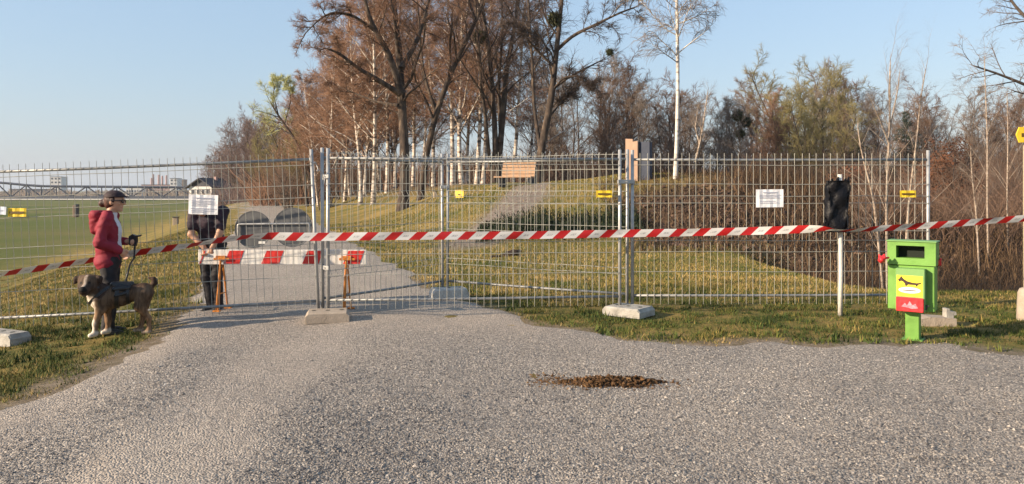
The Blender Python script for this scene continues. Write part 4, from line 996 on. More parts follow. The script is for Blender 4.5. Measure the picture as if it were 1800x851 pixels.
for s_ in (0, 1):
    for j in range(NR):
        f = j / (NR - 1); o_ = (f - .5) * cv[:, 3]
        bow = .006 * np.sin(arc * 7 + 3) * (1 - (2 * f - 1) ** 2)
        rows_.append(pts + np.stack([np.zeros_like(o_), -np.sin(tw) * o_ + bow + s_ * .0012, np.cos(tw) * o_], 1)); tuv.append(np.stack([arc, np.full_like(arc, f), arc * 0, arc * 0 + 1], 1))
n_ = len(xs_); Vt = np.concatenate(rows_); idx = np.arange(2 * NR * n_).reshape(2 * NR, n_); qs = []
for j in range(NR - 1):
    qs.append(np.stack([idx[j, :-1], idx[j, 1:], idx[j + 1, 1:], idx[j + 1, :-1]], 1))
    qs.append(np.stack([idx[NR + j, :-1], idx[NR + j + 1, :-1], idx[NR + j + 1, 1:], idx[NR + j, 1:]], 1))
o = link(mesh_np('barrier_tape', Vt, np.concatenate(qs), None, {'tuv': ('FLOAT_COLOR', np.concatenate(tuv))}, True), 'barrier_tape', M['tape'])
tag(o, 'red and white striped plastic barrier tape strung along the whole fence', 'barrier tape')

# ---------------------------------------------------------------- striped road barrier on orange trestles
YB = 9.42
rb = thing('road_barrier', 'red and white striped barrier board on orange trestles with two grey round signs', 'barrier', (at(497, 0, YB).x, YB, 0), (0, 0, RAD(-1)))
def bx(px): return (px - 497) / F_PX * YB
def bz(py): return EYE - (py - HY) / F_PX * YB
mb = MB(); mb.box(((bx(348) + bx(645)) / 2, .0, (bz(439) + bz(465)) / 2), (bx(645) - bx(348), .03, bz(439) - bz(465)), 0, .004); mb.build('board', M['white_film'], rb)
for a, b_ in ((350, 360), (394, 428), (460, 498), (532, 568), (604, 640)):
    mb = MB(); zt, zb_ = bz(440.5), bz(463.5); s_ = .05
    mb.prism([(bx(a) - s_ + .05, zb_), (bx(b_) - s_, zb_), (bx(b_) + s_ - .04, zt), (bx(a) + s_ + .02, zt)], .004, (0, -.0165, 0)); mb.build('stripe', M['red_film'], rb)
for px in (389, 610):
    t_ = MB(); x = bx(px)
    for dx, dy, sgn in ((-.03, -.13, 1), (.035, .15, 1), (.0, -.10, 1)):
        t_.tube([(x, .03 if dy > 0 else -.035, bz(458)), (x + dx * .5, dy, .04), ], .0125, 7)
    t_.box((x, .0, bz(453)), (.13, .085, .05), 0, .008); t_.box((x + .015, -.045, bz(455)), (.20, .012, .03), 0, .003)
    t_.tube([(x - .005, -.10, .25), (x + .012, .11, .25)], .008, 6)
    t_.box((x - .01, -.13, .045), (.09, .05, .02), 0, .004); t_.box((x + .02, .15, .045), (.09, .05, .02), 0, .004)
    t_.build('trestle', M['orange'], rb)
for px, py, r_ in ((442, 404, 33), (512, 400, 35)):
    mb = MB(); c = (bx(px), .055, bz(py)); R_ = r_ / F_PX * YB; n_ = 40; vs = []; fs = []
    for rr_, yy in ((0, .0), (R_ * .93, .0), (R_ * .965, -.003), (R_, -.003), (R_, .006), (0, .006)):
        for k_ in range(n_): vs.append((c[0] + rr_ * math.cos(2 * math.pi * k_ / n_), c[1] + yy, c[2] + rr_ * math.sin(2 * math.pi * k_ / n_)))
    for a in range(5):
        for k_ in range(n_): fs.append((a * n_ + k_, a * n_ + (k_ + 1) % n_, (a + 1) * n_ + (k_ + 1) % n_, (a + 1) * n_ + k_))
    mb.add(vs, fs); d_ = mb.build('sign_disc', M['sign_back'], rb)
    if px < 480:
        s_ = MB(); s_.box((bx(457.5), .052, bz(427)), (.085, .003, .032)); s_.build('sticker', M['white_film'], d_)
mb = MB(); mb.tube([(bx(417), .03, bz(462)), (bx(416), .03, bz(396)), (bx(418), .03, bz(394.5)), (bx(541), .03, bz(393)), (bx(543), .03, bz(395)), (bx(543), .03, bz(462))], .013, 8); mb.build('sign_frame', M['galv'], rb, True)

# ---------------------------------------------------------------- bagged sign pole
bp_ = thing('sign_pole', 'thin pale pole with its sign wrapped in a black plastic bag', 'sign pole', (at(1478, 0, 9.2).x, 9.2, .0))
mb = MB(); mb.tube([(-.01, 0, -.05), (.0, 0, .5), (-.004, 0, 1.2), (-.012, 0, 1.75)], .027, 10); mb.build('pole', M['pole_paint'], bp_, True)
mb = MB(); nn, rows_ = 30, 20; vs = []; fs = []; q = random.Random(9); s92 = 9.2 / F_PX
for j in range(rows_):
    f = j / (rows_ - 1); z = EYE - (HY + (319 + (407 - 319) * f) - 335 - 0) / F_PX * 9.2 + 0
    z = EYE - ((319 + 88 * f) - HY) * s92
    wl, wr = (1478 - (1450 + 2 * math.sin(f * 5) + (9 * max(0, f - .86) / .14))) * s92, ((1491 + 3.5 * math.sin(f * 4 + 2) - 8 * max(0, f - .9) / .1) - 1478) * s92
    if f < .06: wl *= .92; wr *= .8
    for k_ in range(nn):
        a = 2 * math.pi * k_ / nn; ca_, sa_ = math.cos(a), math.sin(a)
        ex = 2 / 3.2
        x = (wr if ca_ > 0 else wl) * math.copysign(abs(ca_) ** ex, ca_); y = (.055 + .012 * math.sin(f * 13 + k_)) * math.copysign(abs(sa_) ** .8, sa_)
        w_ = .010 * math.sin(k_ * 2.3 + f * 17) + .012 * math.sin(k_ * 1.1 - f * 9 + 2) + q.uniform(-.004, .004)
        vs.append((x + w_ * ca_, y - .02 + w_ * 1.2, z + .012 * math.sin(k_ * 1.7) * (f < .06 or f > .95)))
for j in range(rows_ - 1):
    for k_ in range(nn): fs.append((j * nn + k_, j * nn + (k_ + 1) % nn, (j + 1) * nn + (k_ + 1) % nn, (j + 1) * nn + k_))
fs.append(tuple(range(nn))); fs.append(tuple(reversed(range((rows_ - 1) * nn, rows_ * nn))))
mb.add(vs, [f_[::-1] for f_ in fs]); bag = mb.build('bag', M['bag'], bp_, True)
mb = MB()
for k_ in range(4):
    x = (-.13, -.06, .03, .07)[k_]; mb.tube([(x, -.02, 1.64), (x + .015, -.03, 1.69 + .02 * (k_ % 2)), (x + .03, -.01, 1.66)], [.02, .013, .004], 6)
mb.tube([(.04, -.05, 1.08), (.06, -.07, 1.03), (.07, -.05, .99)], [.03, .022, .006], 6); mb.build('bag_knot', M['bag'], bag, True)

# ---------------------------------------------------------------- dog waste bin
YN = 7.75; sN = YN / F_PX
bn = thing('waste_bin', 'bright green dog waste bin on a post with a yellow sticker', 'waste bin', (at(1604, 0, YN).x, YN, 0), (0, 0, RAD(-37)))
zB = lambda py: EYE - (py - HY) * sN
W, D_ = .445, .20
mb = MB(); mb.tube([(-.0, .02, -.03), (0, .02, zB(540))], .068, 4, True); 
mb = MB(); mb.box((-.0, .04, zB(597) / 2 + zB(545) / 2), (.13, .13, zB(540) - zB(600)), 0, .006); mb.build('post', M['green'], bn)
mb = MB(); mb.box((0, .04, zB(595) - .01), (.20, .20, .012), 0, .003); mb.build('base_plate', M['green'], bn)
mb = MB(); mb.box((-.005, .03, (zB(466) + zB(545)) / 2), (W - .012, D_, zB(466) - zB(545) - .006), 0, .008); body_ = mb.build('bin_body', M['green'], bn)
# hood with a real slot: built as a frame round the opening
hd = MB(); zt, zb_ = zB(425), zB(465); xl, xr = -W / 2, W / 2; ol, orr = -W / 2 + .082, -W / 2 + .345; ot, ob = zB(431.5), zB(453); yf, yk = .03 - D_ / 2 - .012, .03 + D_ / 2 + .012
hd.box(((xl + ol) / 2, 0.03, (zt + zb_) / 2), (ol - xl, yk - yf, zt - zb_)); hd.box(((orr + xr) / 2, .03, (zt + zb_) / 2), (xr - orr, yk - yf, zt - zb_))
hd.box(((ol + orr) / 2, .03, (zt + ot) / 2), (orr - ol, yk - yf, zt - ot)); hd.box(((ol + orr) / 2, .03, (ob + zb_) / 2), (orr - ol, yk - yf, ob - zb_))
hd.box(((ol + orr) / 2, yk - .02, (ot + ob) / 2), (orr - ol, .03, ot - ob)); hood = hd.build('hood', M['green'], bn)
mb = MB(); mb.box((0, .03, zt + .007), (W + .022, D_ + .05, .014), 0, .005); mb.build('lid', M['green_grey'], bn)
mb = MB(); mb.box(((ol + orr) / 2, .07, (ot + ob) / 2), (orr - ol - .004, .03, ot - ob - .004)); mb.build('slot_shade_flap', M['hole_shade'], hood)  # near-black colour carries the shade inside the slot
ds = thing; xd0, xd1 = -W / 2 + .098, -W / 2 + .375
mb = MB(); yd = .03 - D_ / 2; mb.box(((xd0 + xd1) / 2 - .01, yd - .05, (zB(470) + zB(544)) / 2), (xd1 - xd0 - .01, .10, zB(470) - zB(544)), 0, .006); dp = mb.build('bag_dispenser', M['green_grey'], bn)
xs0, xs1 = xd0 + .004, xd1 - .034; yp = yd - .1018
mb = MB(); mb.box(((xs0 + xs1) / 2, yp, (zB(482) + zB(518)) / 2), (xs1 - xs0, .003, zB(482) - zB(518))); stk = mb.build('sticker', M['sticker_yellow'], dp)
# dachshund silhouette on the sticker
sil = [(.10, .55), (.06, .70), (.13, .78), (.18, .92), (.24, .80), (.30, .72), (.42, .62), (.60, .56), (.78, .54), (.93, .58), (.96, .52), (.82, .44), (.80, .34), (.74, .34), (.74, .42), (.44, .42), (.40, .34), (.34, .34), (.32, .48), (.24, .60), (.17, .62)]
mb = MB(); w_, h_ = xs1 - xs0, zB(482) - zB(518); mb.prism([(xs0 + w_ * a, zB(518) + h_ * (b_ * .82 + .22)) for a, b_ in sil], .0012, (0, yp - .0016, 0)); mb.build('dog_pictogram', M['dog_print'], stk)
mb = MB(); mb.prism([(xs0 + w_ * (.5 + .43 * math.cos(a)), zB(518) + h_ * (.30 + .15 * math.sin(a))) for a in [2 * math.pi * k_ / 16 for k_ in range(16)]], .0012, (0, yp - .0016, 0)); mb.build('white_field', M['white_print'], stk)
mb = MB(); mb.box((xs0 + w_ * .5, yp - .0036, zB(518) + h_ * .29), (w_ * .5, .001, h_ * .045)); mb.build('print', M['dog_print'], stk)
mb = MB(); mb.box(((xs0 + xs1) / 2 + .004, yp - .010, (zB(519.5) + zB(544)) / 2), (xs1 - xs0 + .012, .022, zB(519.5) - zB(544)), 0, .006); rbg = mb.build('bag_pack', M['red_plastic'], dp)
mb = MB(); mb.prism([(xs0 + w_ * a, zB(544) + (zB(520) - zB(544)) * b_) for a, b_ in ((.2, .35), (.34, .62), (.42, .45), (.52, .78), (.62, .5), (.74, .6), (.84, .3), (.6, .22), (.45, .3))], .001, (0, yp - .0222, 0)); mb.build('pink_pattern', M['pink_print'], rbg)
mb = MB(); mb.box((xd1 - .018, yd - .045, zB(536)), (.035, .05, .05), 0, .005); mb.tube([(xd1 - .005, yd - .06, zB(533)), (xd1 + .02, yd - .06, zB(533))], .008, 6); mb.build('lock', M['dark_metal'], bn)
mb = MB(); mb.box((.0, yf - .001, zB(466)), (W - .02, .004, .008)); mb.build('gap_shadow_strip', M['dark_metal'], bn) if False else None
for lab, px, py, dx in (('red scrap of crumpled tape on the left side of the green bin', 1549, 455, -1), ('red scrap of crumpled tape on the right side of the green bin', 1648, 460, 1)):
    c = at(px, py, YN - .02); q = random.Random(px); prims = []
    for k_ in range(6): prims.append(('c', (q.uniform(-.02, .02), q.uniform(-.03, .03), q.uniform(-.03, .03)), (q.uniform(-.03, .03), q.uniform(-.03, .03), q.uniform(-.055, .055)), .022, .010))
    prims.append(('c', (0, 0, 0), (-dx * .075, 0, .012), .012, .008))
    o = body('tape_scrap', prims, M['red_plastic'], None, .007, .012, None, .012, px); o.location = c; tag(o, lab, 'tape', 'red tape scraps on the bin')

# ---------------------------------------------------------------- heap on the gravel
hc = Vector((at(1072, 0, 5.93).x, 5.93, 0)); n_ = 1500; r3 = np.random.default_rng(3)
th = r3.uniform(0, 6.283, n_); rr = r3.random(n_) ** .6; hx = rr * np.cos(th) * .42 * (1 + .14 * np.sin(3 * th) + .08 * np.sin(7 * th)); hy = rr * np.sin(th) * .145 * (1 + .2 * np.sin(5 * th))
hz_ = .030 * (1 - rr ** 2) * r3.random(n_) * (.5 + fbm(hx * 9, hy * 9, 8, 3)) * 1.6
S = np.clip(np.exp(r3.normal(math.log(.0095), .5, n_)), .004, .028); S[rr > .85] *= .7
V, T = chunks(np.stack([hx, hy, path_z(hx + hc.x, hy + hc.y) + hz_ + .004], -1), S, .7, .5)
hp = thing('debris_heap', 'flat brown heap of horse dung and plant debris on the gravel', 'heap', hc)
link(mesh_np('clump', V, None, T, {'tint': ('FLOAT', np.repeat(r3.beta(1.7, 2.2, n_), 6))}), 'clump', M['dung'], hp)['kind'] = 'stuff'
n2_ = 420; th = r3.uniform(0, 6.283, n2_); rr = .8 + .8 * r3.random(n2_) ** 2
Cx, Cy = rr * np.cos(th) * .46, rr * np.sin(th) * .16
ex_ = r3.random(n2_) < .3; Cx[ex_] = -.47 + r3.normal(0, .08, ex_.sum()); Cy[ex_] = .16 + r3.normal(0, .12, ex_.sum())
V, T = chunks(np.stack([Cx, Cy, path_z(Cx + hc.x, Cy + hc.y) + .004], -1), np.clip(np.exp(r3.normal(math.log(.008), .4, n2_)), .003, .016), .6)
link(mesh_np('crumbs', V, None, T, {'tint': ('FLOAT', np.repeat(.3 + .7 * r3.random(n2_), 6))}), 'crumbs', M['dung'], hp)['kind'] = 'stuff'
# dark clod with a red scrap in the meadow
o = body('dead_clump', [('c', (-.12, 0, .05), (.1, 0, .09), .07, .08), ('c', (.05, 0, .1), (.18, .05, .13), .07, .04), ('c', (-.2, 0, .03), (-.05, .03, .05), .04, .05)], M['clod'], None, .02, .03, None, .05, 3)
o.location = gp(900, 17.0, -.02); tag(o, 'small dark clump lying in the meadow behind the front panel', 'clump')
o = body('red_scrap', [('c', (-.1, 0, .03), (.12, 0, .05), .03, .02), ('c', (0, 0, .03), (.05, .06, .02), .03, .02)], M['clod'], None, .012, .02, None, .02, 4)
o.location = gp(872, 16.8, -.01); tag(o, 'small brown clump left of the dark clump in the meadow', 'clump')

# ---------------------------------------------------------------- things on the mound
YC = 30
bb = thing('wooden_bench', 'wide warm brown wooden bench with high sloping back on the rise', 'bench', gp(906, YC, 0), (0, 0, RAD(-20)))
lift = EYE + (335 - 318) / F_PX * YC - bb.location.z
for k_ in range(5):
    mb = MB(); z = .42 + k_ * .135; y = .18 + k_ * .055; mb.box((.05, y, z), (1.42, .045, .118), 0, .008); mb.build('back_plank', M['wood_new'], bb)
for k_ in range(4):
    mb = MB(); mb.box((-.02, .08 - k_ * .125, .36), (1.58, .11, .05), 0, .008); mb.build('seat_plank', M['wood_new'], bb)
for s_ in (-1, 1):
    mb = MB(); mb.prism([(-.34, 0), (.30, 0), (.36, .34), (.50, 1.0), (.42, 1.02), (.22, .36), (-.34, .335)], .09, (s_ * .66 + .045, 0, -.04), (0, 1, 0), (0, 0, 1)); mb.build('side_frame', M['dark_metal'], bb)
st_ = thing('stone_slab_pair', 'two upright stone slabs on the mound, tan in front, the rear one coloured as in shade', 'monument', gp(1115, 25.5, -.1), (0, 0, RAD(-32)))
mb = MB(); mb.prism([(-.24, 0), (.20, 0), (.20, 1.40), (.02, 1.38), (.02, 1.47), (-.24, 1.49)], .20, (0, .0, 0)); mb.build('tan_slab', M['stele_tan'], st_)
mb = MB(); mb.prism([(.205, 0), (.58, 0), (.58, 1.36), (.205, 1.38)], .24, (0, .16, 0)); mb.build('shaded_slab', M['stele_shade'], st_)  # colour darkened to hold the shade of the stele's right side
def sit(px, py):
    """where the ground lies under a pixel"""
    for Y_ in np.arange(14, 60, .1):
        if float(gz((px - CX) / F_PX * Y_, Y_)) >= EYE - (py - HY) / F_PX * Y_: return float(Y_)
    return 30.
YM = sit(807, 351)
o = notice('yellow_post_sign', 'small yellow marker board standing in the meadow by the track', 798, 816, 334, 347.5, YM, (0, 0, -28), [(.35, .65, .3, .5)], M['yellow'], 'marker', M['brown_print'])
mb = MB(); zg = float(gz(o.location.x, YM)) - o.location.z; mb.tube([(0, .02, min(zg, -.25) - .05), (0, .02, .05)], .02, 6); mb.build('stake', M['wood_grey'], o)
o = thing('marker_post', 'short dark brown post in the meadow left of the yellow marker', 'post', gp(765, sit(765, 347), -.02)); mb = MB(); mb.box((0, 0, .13), (.15, .15, .30), .3, .015); mb.build('post', M['wood_grey'], o); mb = MB(); mb.box((0, 0, .285), (.18, .18, .02), .3, .005); mb.build('cap', M['dark_metal'], o)

# right edge: yellow waymark and a stump
ws = thing('yellow_waymark', 'yellow pointed direction sign on a pale post at the right edge', 'sign', (at(1799, 0, 9.9).x, 9.9, float(gz(6.8, 9.9))))
s99 = 9.9 / F_PX; zw = lambda py: EYE - (py - HY) * s99 - ws.location.z
mb = MB(); mb.prism([(-.125, zw(237)), (-.085, zw(224)), (.35, zw(223)), (.35, zw(250)), (-.085, zw(251))], .02, (0, -.03, 0)); bd = mb.build('board', M['yellow'], ws)
for k_, (a, b_) in enumerate(((.0, .04), (.055, .075), (.10, .14), (.16, .30))):
    mb = MB(); mb.box(((a + b_) / 2 - .06, -.0525, zw(238 - (k_ % 2))), (b_ - a, .002, .05)); mb.build('print', M['brown_print'], bd)
mb = MB(); mb.tube([(.02, .0, -.05), (.02, 0, zw(222))], .022, 8); mb.build('post', M['wood_grey'], ws, True)
sp_ = thing('stone_stump', 'pale rounded stump cut off by the right picture edge', 'stump', (at(1800, 0, 8.9).x + .06, 8.9, float(gz(6.1, 8.9)) - .03))
mb = MB(); rr = [(.135, 0), (.13, .1), (.125, .25), (.12, .36), (.10, .405), (.05, .425), (.002, .43)]; vs = []; fs = []
for r_, z in rr:
    for k_ in range(14): vs.append((r_ * math.cos(k_ * 2 * math.pi / 14) * (1 + .05 * math.sin(k_ * 2)), r_ * math.sin(k_ * 2 * math.pi / 14), z))
for a in range(len(rr) - 1):
    for k_ in range(14): fs.append((a * 14 + k_, a * 14 + (k_ + 1) % 14, (a + 1) * 14 + (k_ + 1) % 14, (a + 1) * 14 + k_))
mb.add(vs, fs); mb.build('body', M['concrete_tan'], sp_, True); mb = MB(); mb.tube([(-.02, -.08, .40), (.0, -.06, .44)], .02, 6); mb.build('ring', M['concrete'], sp_)

# ---------------------------------------------------------------- people and dog
M['skin'] = pm('skin', [(.42, .22, .14), (.50, .28, .18)], 9, .55)
M['jacket'] = pm('crimson_jacket', [(.165, .006, .019), (.24, .011, .029)], 8, .75, 0, .25, 60)
M['shirt_white'] = pm('pale_shirt', [(.50, .50, .54), (.62, .62, .65)], 9, .8, 0, .2, 50)
M['trousers'] = pm('black_trousers', [(.010, .009, .012), (.022, .02, .024)], 9, .8, 0, .2, 60)
M['shirt_dark'] = pm('dark_tshirt', [(.014, .010, .018), (.035, .018, .030)], 9, .8, 0, .2, 60)
M['hair'] = pm('dark_red_brown_hair', [(.02, .008, .006), (.07, .022, .014)], 30, .5, 0, .4, 90, (1, 1, .3))
M['cap'] = pm('dark_cap', [(.018, .010, .012), (.035, .016, .02)], 12, .75, 0, .2, 60)
M['black'] = pm('black_plastic', [(.008, .008, .009), (.016, .016, .018)], 12, .35)
M['shoe'] = pm('dark_shoe', [(.012, .011, .011), (.03, .028, .026)], 12, .7)
def hand(w, d, side, curl=.6, s=1.0):
    """palm and five bent fingers: w wrist, d pointing direction, side the thumb's side"""
    w = np.array(w, float); d = np.array(d, float); d /= np.linalg.norm(d); side = np.array(side, float); side -= d * (side @ d); side /= np.linalg.norm(side); n = np.cross(d, side)
    pr = [('c', tuple(w), tuple(w + d * .05 * s), .026 * s, .030 * s), ('c', tuple(w + d * .06 * s + side * .022 * s), tuple(w + d * .06 * s - side * .026 * s), .018 * s, .016 * s)]
    for i, ln in enumerate((.070, .078, .073, .058)):
        b = w + d * .072 * s + side * (.028 - .019 * i) * s; m_ = b + d * ln * .5 * s * math.cos(curl * .7) + n * ln * .5 * s * math.sin(curl * .7); e = m_ + d * ln * .5 * s * math.cos(curl * 2) + n * ln * .5 * s * math.sin(curl * 2)
        pr += [('c', tuple(b), tuple(m_), .0095 * s, .0088 * s), ('c', tuple(m_), tuple(e), .0088 * s, .0072 * s)]
    b = w + d * .03 * s + side * .03 * s; m_ = b + (d * .6 + side * .7 + n * .3) * .034 * s; e = m_ + (d * .9 + n * .5) * .028 * s
    return pr + [('c', tuple(b), tuple(m_), .0115 * s, .010 * s), ('c', tuple(m_), tuple(e), .010 * s, .008 * s)]
def head(c, f, up, s=1.0):
    """head with face: c centre, f facing, up crown direction"""
    c = np.array(c, float); f = np.array(f, float); f /= np.linalg.norm(f); up = np.array(up, float); up -= f * (up @ f); up /= np.linalg.norm(up); l = np.cross(up, f)
    Mx = np.stack([f, l, up], 1); pt = lambda a, b, e: tuple(c + (f * a + l * b + up * e) * s)
    pr = [('e', tuple(c + up * .02 * s), (.100 * s, .076 * s, .098 * s), Mx), ('e', pt(.025, 0, -.05), (.068 * s, .056 * s, .070 * s), Mx), ('e', pt(.072, 0, -.100), (.024 * s, .026 * s, .02 * s), Mx),
          ('c', pt(.095, 0, .012), pt(.116, 0, -.026), .010 * s, .0145 * s), ('c', pt(.094, .014, -.026), pt(.094, -.014, -.026), .009 * s, .009 * s), ('c', pt(.088, .020, -.062), pt(.088, -.020, -.062), .0085 * s, .0085 * s),
          ('c', pt(.090, .034, .030), pt(.090, -.034, .030), .011 * s, .011 * s)]
    for sg in (-1, 1): pr += [('e', pt(-.008, sg * .078, -.012), (.020 * s, .010 * s, .031 * s), Mx), ('e', pt(.066, sg * .040, -.02), (.024 * s, .022 * s, .022 * s), Mx)]
    return pr, pt, Mx

# --- woman in a red jacket, seen in profile, looking right
wz = -.10; WX, WY = at(193, 0, 8.52).x, 8.52
wm = thing('person', 'person in a crimson hooded jacket, dark cap and sunglasses holding a leash', 'person', (WX, WY, wz), (0, 0, RAD(20)))
hp_, hpt, hM = head((.045, 0, 1.525), (1, -.18, -.03), (0, 0, 1), .98)
sh = {s_: np.array((-.005, s_ * .165, 1.335)) for s_ in (-1, 1)}
elb = {-1: (-.075, -.225, 1.075), 1: (-.03, .23, 1.08)}; wr = {-1: (.125, -.165, .975), 1: (.165, .10, 1.06)}
skin = hp_ + [('c', (.0, 0, 1.34), (.028, 0, 1.45), .058, .050), ('e', (-.01, 0, 1.18), (.095, .145, .19)), ('e', (0, 0, .93), (.10, .14, .16))]
for s_ in (-1, 1):
    skin += [('c', tuple(sh[s_]), elb[s_], .042, .036), ('c', elb[s_], wr[s_], .036, .026), ('c', (0, s_ * .08, .86), (.012, s_ * .088, .48), .075, .052), ('c', (.012, s_ * .088, .48), (-.02, s_ * .09, .09), .048, .036), ('c', (-.02, s_ * .09, .06), (.10, s_ * .10, .035), .034, .028)]
skin += hand(wr[-1], (.55, .25, -.62), (.6, -.1, .5), .7) + hand(wr[1], (.75, -.35, -.1), (0, 0, 1), 1.1)
bd_ = body('body', skin, M['skin'], wm, .0092, .016)
jk = [('e', (-.012, 0, 1.20), (.132, .178, .205)), ('e', (-.014, 0, 1.0), (.128, .172, .20)), ('e', (-.016, 0, .845), (.146, .188, .125)), ('c', (-.005, -.15, 1.345), (-.005, .15, 1.345), .072, .072), ('c', (-.02, 0, 1.36), (-.015, 0, 1.405), .085, .072),
      ('e', (-.125, 0, 1.365), (.085, .125, .085)), ('c', (-.135, 0, 1.31), (-.155, 0, 1.18), .085, .04)]
for s_ in (-1, 1): jk += [('c', tuple(sh[s_]), elb[s_], .072, .060), ('c', elb[s_], tuple(np.array(wr[s_]) * .97 + np.array(elb[s_]) * .03), .060, .043)]
def jcut(P):
    hem = .755 - P[..., 2]
    neck = np.maximum(P[..., 2] - 1.425, -1)
    openf = np.minimum(P[..., 0] - .055 + .25 * np.abs(P[..., 1]), .085 - np.abs(P[..., 1] - .0) + .0 * P[..., 2]); openf = np.minimum(openf, P[..., 2] - .80)
    return np.maximum(np.maximum(hem, neck), openf)
body('jacket', jk, M['jacket'], wm, .0085, .03, jcut, .034, 3)
body('shirt', [('e', (.012, 0, 1.17), (.112, .135, .19)), ('e', (.012, 0, .98), (.115, .13, .15)), ('c', (.0, 0, 1.33), (.02, 0, 1.39), .066, .062)], M['shirt_white'], wm, .01, .03, lambda P: np.maximum(.86 - P[..., 2], P[..., 2] - 1.40), .012, 5)
tp = [('e', (-.002, 0, .87), (.128, .166, .13))]
for s_ in (-1, 1): tp += [('c', (0, s_ * .082, .83), (.014, s_ * .09, .48), .098, .070), ('c', (.014, s_ * .09, .48), (-.02, s_ * .092, .07), .069, .056)]
body('trousers', tp, M['trousers'], wm, .01, .03, lambda P: np.maximum(.045 - P[..., 2], P[..., 2] - .95), .03, 6)
for s_ in (-1, 1): body('shoe', [('c', (-.045, s_ * .092, .045), (.07, s_ * .10, .035), .044, .040), ('c', (.07, s_ * .10, .035), (.135, s_ * .103, .03), .040, .030), ('c', (-.03, s_ * .092, .07), (-.02, s_ * .092, .10), .046, .046)], M['shoe'], wm, .008, .02, lambda P: .004 - P[..., 2])
body('hair', [('e', hpt(-.022, 0, .018), (.090 * .98, .082 * .98, .102 * .98), hM), ('e', hpt(-.05, 0, -.04), (.05, .06, .05), hM), ('e', hpt(-.125, 0, -.025), (.042, .045, .046), hM), ('c', hpt(.01, .068, .03), hpt(-.012, .070, -.02), .014, .012), ('c', hpt(.01, -.068, .03), hpt(-.012, -.070, -.02), .014, .012)], M['hair'], wm, .007, .02, None, .008, 7)
cp = body('cap', [('e', hpt(.0, 0, .045), (.112, .092, .085), hM), ('c', hpt(.085, .035, .062), hpt(.085, -.035, .062), .017, .017), ('c', hpt(.10, .03, .060), hpt(.150, .018, .052), .011, .008), ('c', hpt(.10, -.03, .060), hpt(.150, -.018, .052), .011, .008), ('c', hpt(.10, 0, .062), hpt(.162, 0, .053), .011, .008)], M['cap'], wm, .0065, .014, lambda P: (1.525 + .045 + .15 * (P[..., 0] < -9) - P[..., 2]))
gl = MB()
for s_ in (-1, 1):
    c0 = Vector(hpt(.100, s_ * .034, .004)); fv, lv, uv_ = Vector(hM[:, 0]), Vector(hM[:, 1]), Vector(hM[:, 2]); ring = [c0 + lv * (.032 * math.cos(a)) + uv_ * (.022 * math.sin(a)) for a in [2 * math.pi * k_ / 12 for k_ in range(12)]]
    gl.add(ring + [p + fv * .010 for p in ring], [tuple(range(12))[::-1], tuple(range(12, 24))] + [(k_, (k_ + 1) % 12, 12 + (k_ + 1) % 12, 12 + k_) for k_ in range(12)])
    gl.tube([hpt(.098, s_ * .062, .012), hpt(.05, s_ * .080, .012), hpt(-.005, s_ * .083, .006)], .006, 6)
gl.tube([hpt(.108, .012, .008), hpt(.108, -.012, .008)], .005, 6); gl.build('sunglasses', M['black'], wm)
# leash with its black reel
Wm = Matrix.Translation((WX, WY, wz)) @ Matrix.Rotation(RAD(20), 4, 'Z')
reel_c = Wm @ Vector((.235, .045, 1.07))
ls = thing('dog_leash', 'black leash with a hand reel running from the person down to the dog', 'leash', reel_c)
mb = MB(); mb.prism([(-.04, -.055), (.03, -.065), (.05, -.01), (.045, .05), (.0, .075), (-.045, .05)], .035, (0, .018, 0)); mb.tube([(.03, 0, .05), (.08, 0, .055), (.10, -.01, .065)], [.012, .010, .007], 7); mb.build('reel', M['black'], ls)
dog_at = Vector((at(213, 0, 8.22).x, 8.22, float(gz(at(213, 0, 8.22).x, 8.22)) + .035)); ring_w = dog_at + Vector((.04, .02, .575))
mb = MB(); mb.tube([(.02, 0, -.05), (.035, -.05, -.2), tuple((ring_w - reel_c) * .6 + Vector((.01, 0, 0))), tuple(ring_w - reel_c)], [.011, .010, .010, .011], 6); mb.build('strap', M['black'], ls, True)
o = MB(); o.tube([tuple(ring_w - reel_c + Vector((0, 0, .03))), tuple(ring_w - reel_c)], .014, 6); o.build('clip', M['dark_metal'], ls)

# --- bent person behind the notice, facing the camera, hands on the barrier board
MX, MY = at(369, 0, 9.62).x, 9.62
mn = thing('person', 'person in dark t-shirt and trousers stooping over the striped barrier, head hidden by notice', 'person', (MX, MY, float(gz(MX, MY)) - .03), (0, 0, 0))
hd_, mpt, mM = head((-.05, -.19, 1.40), (0, -.62, -.78), (0, -.75, .55), 1.0)
S_ = {-1: (-.185, -.055, 1.285), 1: (.185, -.045, 1.31)}; E_ = {-1: (-.185, -.13, 1.02), 1: (.170, -.12, 1.03)}; H_ = {-1: (-.015, -.165, .865), 1: (.105, -.175, .86)}
sk = hd_ + [('c', (-.02, -.05, 1.28), (-.045, -.15, 1.32), .062, .055), ('e', (-.01, -.02, 1.16), (.165, .10, .17)), ('e', (0, .06, .93), (.14, .10, .14))]
for s_ in (-1, 1): sk += [('c', S_[s_], E_[s_], .052, .042), ('c', E_[s_], H_[s_], .042, .029)] + hand(H_[s_], (-s_ * .25 if s_ < 0 else -.15, -.1, -.95), (-s_, 0, -.1), .9, 1.05)
LEG = {-1: [(-.09, .10, .87), (-.055, .03, .47), (-.005, .06, .08)], 1: [(.085, .10, .87), (.075, .03, .47), (.09, .07, .08)]}
for s_ in (-1, 1): sk += [('c', LEG[s_][0], LEG[s_][1], .075, .055), ('c', LEG[s_][1], LEG[s_][2], .052, .036), ('c', LEG[s_][2], (LEG[s_][2][0] - .02 + .03 * (s_ > 0), LEG[s_][2][1] - .14, .03), .035, .028)]
body('body', sk, M['skin'], mn, .0095, .018)
